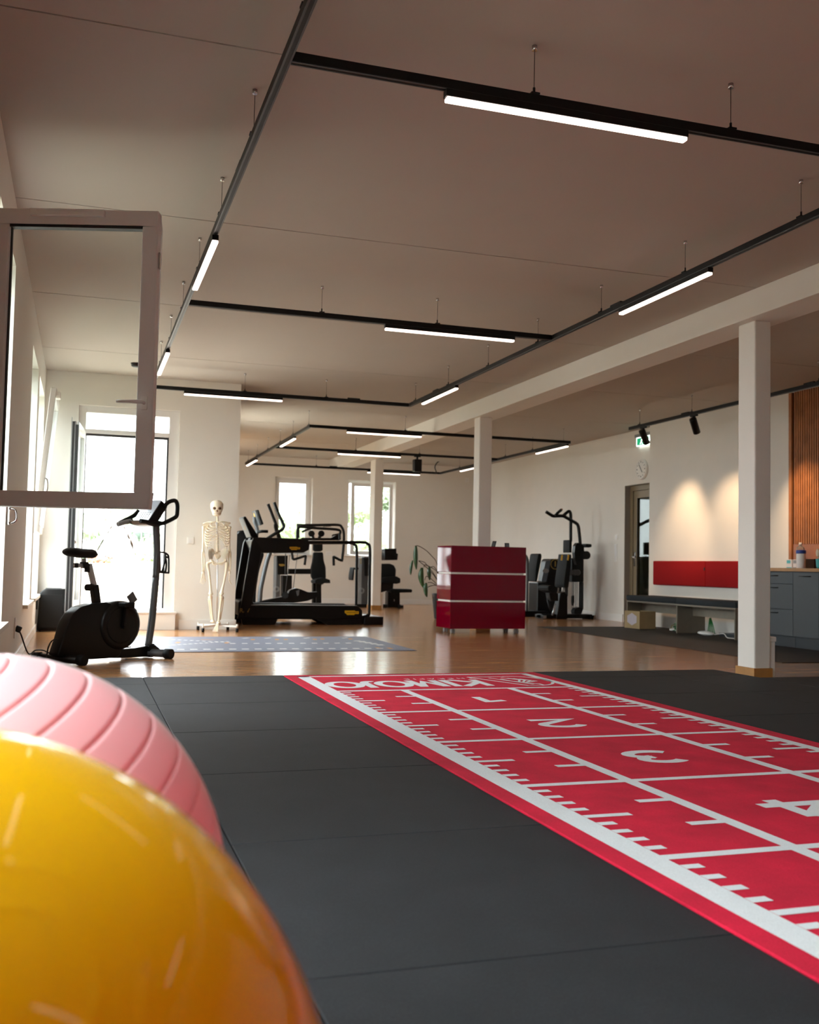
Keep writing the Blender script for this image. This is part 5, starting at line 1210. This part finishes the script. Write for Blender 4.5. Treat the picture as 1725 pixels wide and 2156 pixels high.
for pl_ in ([(1000, 1775), (1245, 1790)], [(1165, 1350), (1165, 1480), (1110, 1700), (1080, 1770)], [(1170, 1470), (1190, 1600), (1165, 1780)], [(1040, 1330), (1045, 1775)], [(1150, 1430), (1245, 1440)]):
    m.tube([bp(BH, x, y) for x, y in pl_], .009, 8, sub=3 if len(pl_) > 2 else 0)
m.build('bottle_cage', M_SATIN, bk)
a = bp(B3, 500, 680); m = MB().tube([a, bp(B3, 450, 695), bp(B3, 415, 760), bp(B3, 402, 845)], .006, 8, sub=4)
m.build('sensor_cable', M_CABLE, bk)
s_ = SOCK+Vector((.02, .01, .0)); e_ = Vector((-.27, 8.93, .10))
MB().tube([s_, s_+Vector((.03, 0, -.05)), s_+(e_-s_)*.35+Vector((.02, 0, -.14)), s_+(e_-s_)*.72+Vector((0, 0, -.05)), e_, Vector((-.2, 8.88, .075))], .006, 8, sub=5).build('power_cable', M_CABLE, bk)
MB().bar(SOCK+Vector((.010, 0, .0)), SOCK+Vector((.05, .01, -.02)), .034, .05).build('power_plug', M_CABLE, bk, bevel=.008)

# ------------------------------------------------------------------ black case in the corner
K5 = crop(0, 1040, 5.673)
cs = thing('black_equipment_case', 'black upright case on the floor in the corner left of the open terrace door', 'case', (-.29, 12.85, 0))
q = [P(*K5(x, y), Y=12.74) for x, y in ((435, 1640), (470, 1190), (490, 1165), (540, 1135), (780, 1135), (800, 1640))]
q[0].z = q[-1].z = 0.012; q[-1].x = -.155; q[-2].x = -.155
q[0].x = max(q[0].x, -.462)
MB().prism(q, (0, .22, 0)).build('shell', M_SATIN, cs, bevel=.014, seg=3)
q = [P(*K5(x, y), Y=12.735) for x, y in ((470, 1600), (495, 1200), (752, 1200), (740, 1600))]
MB().prism(q, (0, .006, 0)).build('front_panel', M_BLACK, cs, bevel=.002)
for x in (-.43, -.2): MB().cyl((x, 12.76, .012), (x, 12.94, .012), .012, 10).build('foot', M_RUBBERB, cs)
zt_ = P(*K5(600, 1135), Y=12.74).z
MB().bar((-.38, 12.80, zt_+.004), (-.2, 12.80, zt_+.004), .03, .012).build('handle', M_GREYP, cs, bevel=.003)
a = P(*K5(445, 1320), Y=12.74); MB().box(a.x-.028, a.x, 12.76, 12.86, a.z-.06, a.z+.06).build('side_latch', M_SATIN, cs, bevel=.004)

# ------------------------------------------------------------------ anatomical skeleton on its rolling stand
S = crop(400, 1040, 7.183); S2 = crop(400, 1040, 13.475); KY_ = 12.72
sk = thing('anatomical_skeleton', 'ivory anatomical skeleton model on a white rolling stand against the end wall', 'skeleton model', (P(455, 1328, Z=0).x, KY_, 0))
def s1(x, y, dy=0.): return P(*S(x, y), Y=KY_+dy)
def s2(x, y, dy=0.): return P(*S2(x, y), Y=KY_+dy)
ctr = s1(404, 215); HZ = (s1(404, 96).z-s1(404, 338).z)/2
def skull_fn(p):
    z = p.z; k = Vector(p); h = math.hypot(p.x, p.y)
    if h > 1e-6:                                       # broad dome, cheekbones, narrower squared jaw
        want = 1.0 if .05 < z < .6 else (math.sqrt(max(0, 1-((z-.6)/.4)**2))*.55+.45*math.sqrt(max(0, 1-z*z)) if z >= .6 else 0)
        if z <= .05: want = 1.0-.46*((.05-z)/1.05)**1.1
        if z < -.86: want *= math.sqrt(max(0, 1-((z+.86)/.14)**2))
        k.x = p.x/h*want; k.y = p.y/h*want*(1.0 if p.y < 0 else (1.12 if z > -.3 else max(.25, 1.12+1.2*(z+.3))))
    if p.y < 0:
        for sx in (-.40, .40):
            d = math.hypot((k.x-sx)/.28, (z+.06)/.19)
            if d < 1: k.y += .5*(1-d*d)
        d = math.hypot(k.x/.15, (z+.36)/.17)
        if d < 1: k.y += .3*(1-d)
        if abs(z+.68) < .03 and abs(k.x) < .5: k.y += .07
        if -.32 < z < -.2 and .4 < abs(k.x) < .95: k.y -= .07
        if z < -.45 and abs(k.x) > .42 and z > -.7: k.y += .18
    return k
MB().ell((ctr.x, KY_-.02, ctr.z), .078, .090, HZ, 56, 48, skull_fn).build('skull', M_BONE, sk)
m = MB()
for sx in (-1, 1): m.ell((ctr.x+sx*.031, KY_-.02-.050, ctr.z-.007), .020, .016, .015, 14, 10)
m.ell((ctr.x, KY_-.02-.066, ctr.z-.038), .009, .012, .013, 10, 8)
m.build('socket_shade', M_SOCKET_SHADE, sk)  # dark brown balls in the eye and nose sockets stand in for shade
sp_pts = [s1(413, 325, .0), s1(420, 430, .03), s1(416, 520, .06), s1(414, 650, .05), s1(414, 780, .015), s1(418, 890, .02)]
# spine: one bead per vertebra
L = []
for i in range(len(sp_pts)-1):
    for k in range(5): L.append(sp_pts[i].lerp(sp_pts[i+1], k/5))
m = MB()
for i, p in enumerate(L):
    r = .011+.012*i/len(L); q = L[min(i+1, len(L)-1)]; h = max((p-q).length*.8, .012)
    m.lathe(p, [(r*.9, -h*.45), (r, -h*.4), (r*.82, 0), (r, h*.4), (r*.9, h*.45)], (0, 0, 1), 14)
    m.bar(p+Vector((-r*1.9, .012, 0)), p+Vector((r*1.9, .012, 0)), .006, .007)
    m.bar(p, p+Vector((0, .04, -.012)), .006, .008)
m.build('spine', M_BONE, sk)
prism_front = [s2(x, y, -.085) for x, y in ((735, 800), (785, 800), (795, 840), (775, 880), (780, 1000), (785, 1120), (765, 1185), (748, 1120), (745, 1000), (745, 880), (722, 840))]
MB().prism(prism_front, (0, .012, 0)).build('sternum', mat('pale_cartilage', '#e6e4e0', .5), sk, bevel=.003)
cxm = s2(770, 1000).x; sc_ = (s2(1000, 1000).x-s2(900, 1000).x)/100
def sz(y): return s2(770, y).z
m = MB()
for i in range(11):
    zb2 = sz(770+42*i); hw = [.075, .105, .122, .132, .138, .140, .139, .135, .128, .118, .104][i]; dp = [.06, .075, .085, .09, .092, .092, .09, .085, .078, .07, .06][i]
    drop = .05+.0085*i; end = 1.0 if i < 7 else (.86 if i < 9 else .62)
    for sx in (-1, 1):
        pts = []
        for k in range(13):
            t = k/12*end; a = PI*t                     # back of the spine round the side to the breastbone
            x = cxm+sx*(.012+hw*math.sin(a)**.75*(1 if a < PI/2 else 1)) if t < .999 else cxm+sx*.015
            if a > PI/2: x = cxm+sx*(.014+hw*max(math.sin(a), 0)**.9)
            y = KY_+.045+ (-(1-math.cos(a))/2)*(dp+.055)*1.0
            z = zb2-drop*math.sin(a/2)**1.2*1.6+ (max(0, t-.72)*.16 if i > 1 else max(0, t-.8)*.05)
            pts.append(Vector((x, y, z)))
        m.tube(pts, [.0042+.002*math.sin(PI*k/12) for k in range(13)], 6, sub=2)
m.build('rib_cage', M_BONE, sk)
for sx, px in ((-1, ((735, 812), (640, 800), (520, 800), (380, 845))), (1, ((790, 812), (900, 790), (1010, 800), (1140, 822)))):
    MB().tube([s2(*px[0], -.07), s2(*px[1], -.075), s2(*px[2], -.035), s2(*px[3], -.01)], [.007, .0075, .007, .009], 8, sub=4).build('collarbone', M_BONE, sk)
for poly in (((350, 850), (440, 815), (560, 830), (520, 960), (490, 1080), (455, 1000), (430, 910)), ((1165, 830), (1080, 800), (980, 825), (1010, 950), (1040, 1070), (1075, 1000), (1105, 900))):
    MB().prism([s2(x, y, .035) for x, y in poly], (0, .01, 0)).build('shoulder_blade', M_BONE, sk, bevel=.003)
# pelvis
m = MB()
for sx, poly in ((-1, ((275, 900), (285, 850), (330, 832), (360, 850), (370, 905), (350, 940), (335, 985), (300, 985), (285, 950))), (1, ((578, 900), (555, 845), (515, 825), (475, 855), (462, 905), (480, 940), (505, 985), (540, 985), (562, 945)))):
    q = round_poly([s1(x, y, 0) for x, y in poly], .3, 3); n_ = len(q); c = sum(q, Vector())/n_
    q = [c+(p-c)*1.12 for p in q]; f = [p+Vector((0, -.045*(abs(p.x-cxm)/.09)+.02, 0)) for p in q]; b_ = len(m.v); m.v += f+[c+Vector((0, .028, 0))]+[p+Vector((0, .012, 0)) for p in f]+[c+Vector((0, .040, 0))]
    for i in range(n_):
        j = (i+1) % n_; m.f.append([b_+i, b_+j, b_+n_]); m.sm.append(True); m.f.append([b_+n_+1+j, b_+n_+1+i, b_+2*n_+1]); m.sm.append(True); m.f.append([b_+j, b_+i, b_+n_+1+i, b_+n_+1+j]); m.sm.append(True)
m.ell(s1(420, 920, .035), .040, .020, .055, 14, 10)
for x in (345, 490): m.tube([s1(420, 895, .04), s1(x, 890, .03)], [.03, .018], 10)
for pl_ in ([(315, 985), (340, 1020), (390, 1050), (425, 1050)], [(545, 985), (540, 1010), (490, 1040), (425, 1050)], [(345, 1020), (350, 1060), (395, 1065), (420, 1052)], [(530, 1010), (490, 1062), (450, 1060), (430, 1052)]):
    m.tube([s1(x, y, -.02) for x, y in pl_], .010, 8, sub=3)
m.build('pelvis', M_BONE, sk)
def bone(name, pts, rs, dy=0.):
    q = [s1(x, y, dy) for x, y in pts]; m = MB().tube(q, rs, 12, sub=4)
    for p, r in ((q[0], rs[0]), (q[-1], rs[-1])): m.ell(p, r*.99, r*.99, r*.62, 12, 8)
    m.build(name, M_BONE, sk)
bone('upper_arm_bone', [(212, 498), (205, 530), (203, 680), (198, 830), (198, 868)], [.022, .015, .011, .013, .020])
bone('upper_arm_bone', [(603, 505), (603, 535), (597, 680), (595, 820), (596, 858)], [.022, .015, .011, .013, .020])
for pl_ in ([(190, 880), (188, 1000), (196, 1170)], [(212, 880), (222, 1020), (215, 1165)]): bone('forearm_bone', pl_, [.011, .007, .010])
for pl_ in ([(590, 870), (582, 1000), (588, 1160)], [(612, 870), (618, 1020), (606, 1160)]): bone('forearm_bone', pl_, [.011, .007, .010])
m = MB(); m.ell(s1(203, 1195), .022, .012, .020, 12, 8)
for fx, ly_ in (((178, 160), 1345), ((190, 180), 1362), ((205, 200), 1368), ((218, 225), 1350), ((225, 244), 1320)):
    x0, x1 = fx; m.tube([s1(203+(x0-203)*.6, 1205), s1(x0, 1255, -.005), s1((x0+x1)/2, 1300, -.012), s1(x1, ly_, -.01)], [.006, .0055, .0045, .003], 7, sub=3)
m.build('hand_bones', M_BONE, sk)
m = MB(); m.ell(s1(602, 1185), .015, .015, .020, 12, 8)
for k, (x1, y1) in enumerate(((600, 1330), (612, 1352), (622, 1366), (636, 1374), (588, 1300))):
    m.tube([s1(602, 1195, .004*k), s1(597, 1250, .010*k-.02), s1(594, 1295, .012*k-.02), s1(x1, y1, .012*k-.03)], [.006, .0055, .0045, .003], 7, sub=3)
m.build('hand_bones', M_BONE, sk)
bone('thigh_bone', [(335, 1015), (300, 1040), (268, 1062), (285, 1160), (305, 1340), (315, 1460), (316, 1510)], [.022, .014, .022, .015, .013, .017, .030])
bone('thigh_bone', [(540, 1010), (552, 1035), (556, 1062), (545, 1180), (512, 1350), (485, 1460), (478, 1508)], [.022, .014, .022, .015, .013, .017, .030])
m = MB()
m.ell(s1(312, 1535, -.02), .018, .012, .018, 12, 8); m.ell(s1(474, 1530, -.02), .018, .012, .018, 12, 8); m.build('kneecap', M_BONE, sk)
bone('shin_bone', [(312, 1560), (318, 1610), (330, 1760), (345, 1890), (348, 1920)], [.028, .017, .012, .012, .018]); bone('calf_bone', [(287, 1585), (298, 1720), (325, 1895)], [.010, .006, .009], .015)
bone('shin_bone', [(478, 1558), (472, 1610), (452, 1780), (437, 1900), (434, 1930)], [.028, .017, .012, .012, .018]); bone('calf_bone', [(508, 1570), (492, 1720), (458, 1900)], [.010, .006, .009], .015)
m = MB(); m.ell(s1(432, 1950, -.03), .026, .04, .024, 14, 10); m.ell(s1(448, 1960, .03), .02, .04, .02, 12, 8)
for k, (x, y) in enumerate(((345, 2080), (362, 2086), (380, 2090), (398, 2092), (420, 2090))):
    m.tube([s1(428-4*(4-k), 1965, -.05), s1(428+(x-428)*.5, 2015, -.10), s1(x, y, -.17-.006*k)], [.010, .008, .006], 8, sub=3)
m.build('foot_bones', M_BONE, sk)
m = MB(); m.ell(s1(345, 1928, .03), .032, .06, .018, 14, 8); m.build('foot_bones', M_BONE, sk)
MB().cyl(s1(420, 900, .03), Vector((s1(414, 1930).x, KY_+.03, .07)), .0065, 10).build('stand_pole', M_CHROME, sk)
hub = Vector((s1(414, 1950).x, KY_+.03, .075)); m = MB(); ends = []
for px, py in ((195, 2092), (710, 2092), (120, 2058), (565, 2056)):
    e = P(*S(px, py), Z=0); e.y = min(e.y, 12.99); ends.append(e)
    top = Vector((e.x, e.y, .068)); m.bar(hub, top, .034, .022); m.cyl(top+Vector((0, 0, -.02)), top+Vector((0, 0, .03)), .012, 10)
m.cyl(hub-Vector((0, 0, .012)), hub+Vector((0, 0, .03)), .03, 18)
m.build('stand_base', M_WHITE, sk, bevel=0)
for e in ends: MB().cyl((e.x-.016, e.y, .026), (e.x+.016, e.y, .026), .026, 18).build('castor', M_SATIN, sk)

# ------------------------------------------------------------------ drooping plant behind the counter
R3 = crop(850, 1130, 13.478); VY = 15.6
pt = thing('potted_plant', 'drooping green potted plant with long thin stems behind the left side of the red counter', 'potted plant', (P(935, 1290, Y=VY).x, VY, 0))
bx_ = P(*R3(1130, 1500), Y=VY).x
MB().lathe((bx_, VY, 0), [(.13, 0), (.145, .02), (.185, .40), (.19, .42), (.175, .42), (.165, .36)], n=32).build('pot', M_SATIN, pt)
MB().lathe((bx_, VY, .35), [(.165, 0), (.001, .012)], n=24).build('soil', mat('potting_soil', '#2b1e14', .95), pt)
def v3(x, y, dy=0.): return P(*R3(x, y), Y=VY+dy)
root = Vector((bx_, VY, .36))
for st, dy in (([(370, 250), (470, 285), (640, 390), (800, 550), (940, 745)], 0), ([(430, 680), (590, 725), (680, 820), (830, 900), (960, 1020)], .05), ([(430, 690), (570, 800), (720, 940), (880, 1120), (980, 1300)], -.05), ([(580, 860), (600, 800), (680, 820), (760, 860)], .02),
               ([(600, 1240), (620, 1160), (660, 1125), (760, 1180), (960, 1370)], -.08), ([(690, 1310), (760, 1295), (850, 1330), (960, 1400)], -.1), ([(680, 1440), (760, 1400), (880, 1378), (980, 1400)], .06), ([(780, 860), (850, 850), (910, 910), (980, 1020)], .1), ([(790, 960), (860, 1060), (950, 1200), (1010, 1300)], .08)):
    q = [v3(x, y, dy) for x, y in st]
    if q[-1].x > v3(930, 0).x: q += [q[-1].lerp(root, .6)+Vector((0, -dy*.5, .03)), root+Vector((0, dy*.4, 0))]
    MB().tube(q, [.006]*len(q), 7, sub=4).build('stem', M_STEM, pt)
def leaf(pts, dy, fold=.03):
    """pts: left outline from tip of the stalk down to the leaf tip, right outline given as widths."""
    (x0, y0), (x1, y1) = pts[0], pts[1]; wl, wr = pts[2], pts[3]; n = 10; m = MB(); vs = []
    for i in range(n+1):
        t = i/n; x = x0+(x1-x0)*t+pts[4]*math.sin(PI*t); y = y0+(y1-y0)*t; k = math.sin(PI*min(1, t*.92+.06))**.7*(1-.25*t)
        c = v3(x, y, dy); l = v3(x-wl*k*1.2, y+6*math.sin(9*t), dy); r = v3(x+wr*k*1.2, y+6*math.cos(8*t), dy)
        vs += [l+Vector((0, fold*k, 0)), c+Vector((0, -fold*.5, 0)), r+Vector((0, fold*k*1.2, 0))]
    fs = []
    for i in range(n):
        for j in range(2): fs.append((3*i+j, 3*i+j+1, 3*i+4+j, 3*i+3+j))
    m.add(vs, fs, True); o = m.build('leaf', M_LEAF, pt); sd = o.modifiers.new('thickness', 'SOLIDIFY'); sd.thickness = .003
leaf(((355, 255), (365, 930), 62, 58, 0), 0); leaf(((265, 670), (205, 1080), 42, 40, -10), .04); leaf(((545, 880), (590, 1470), 110, 40, -20), -.03)
leaf(((740, 855), (745, 1235), 55, 52, 0), -.05); leaf(((650, 1310), (665, 1710), 70, 48, -8), -.07); leaf(((1030, 700), (1120, 1200), 60, 60, 0), .3)
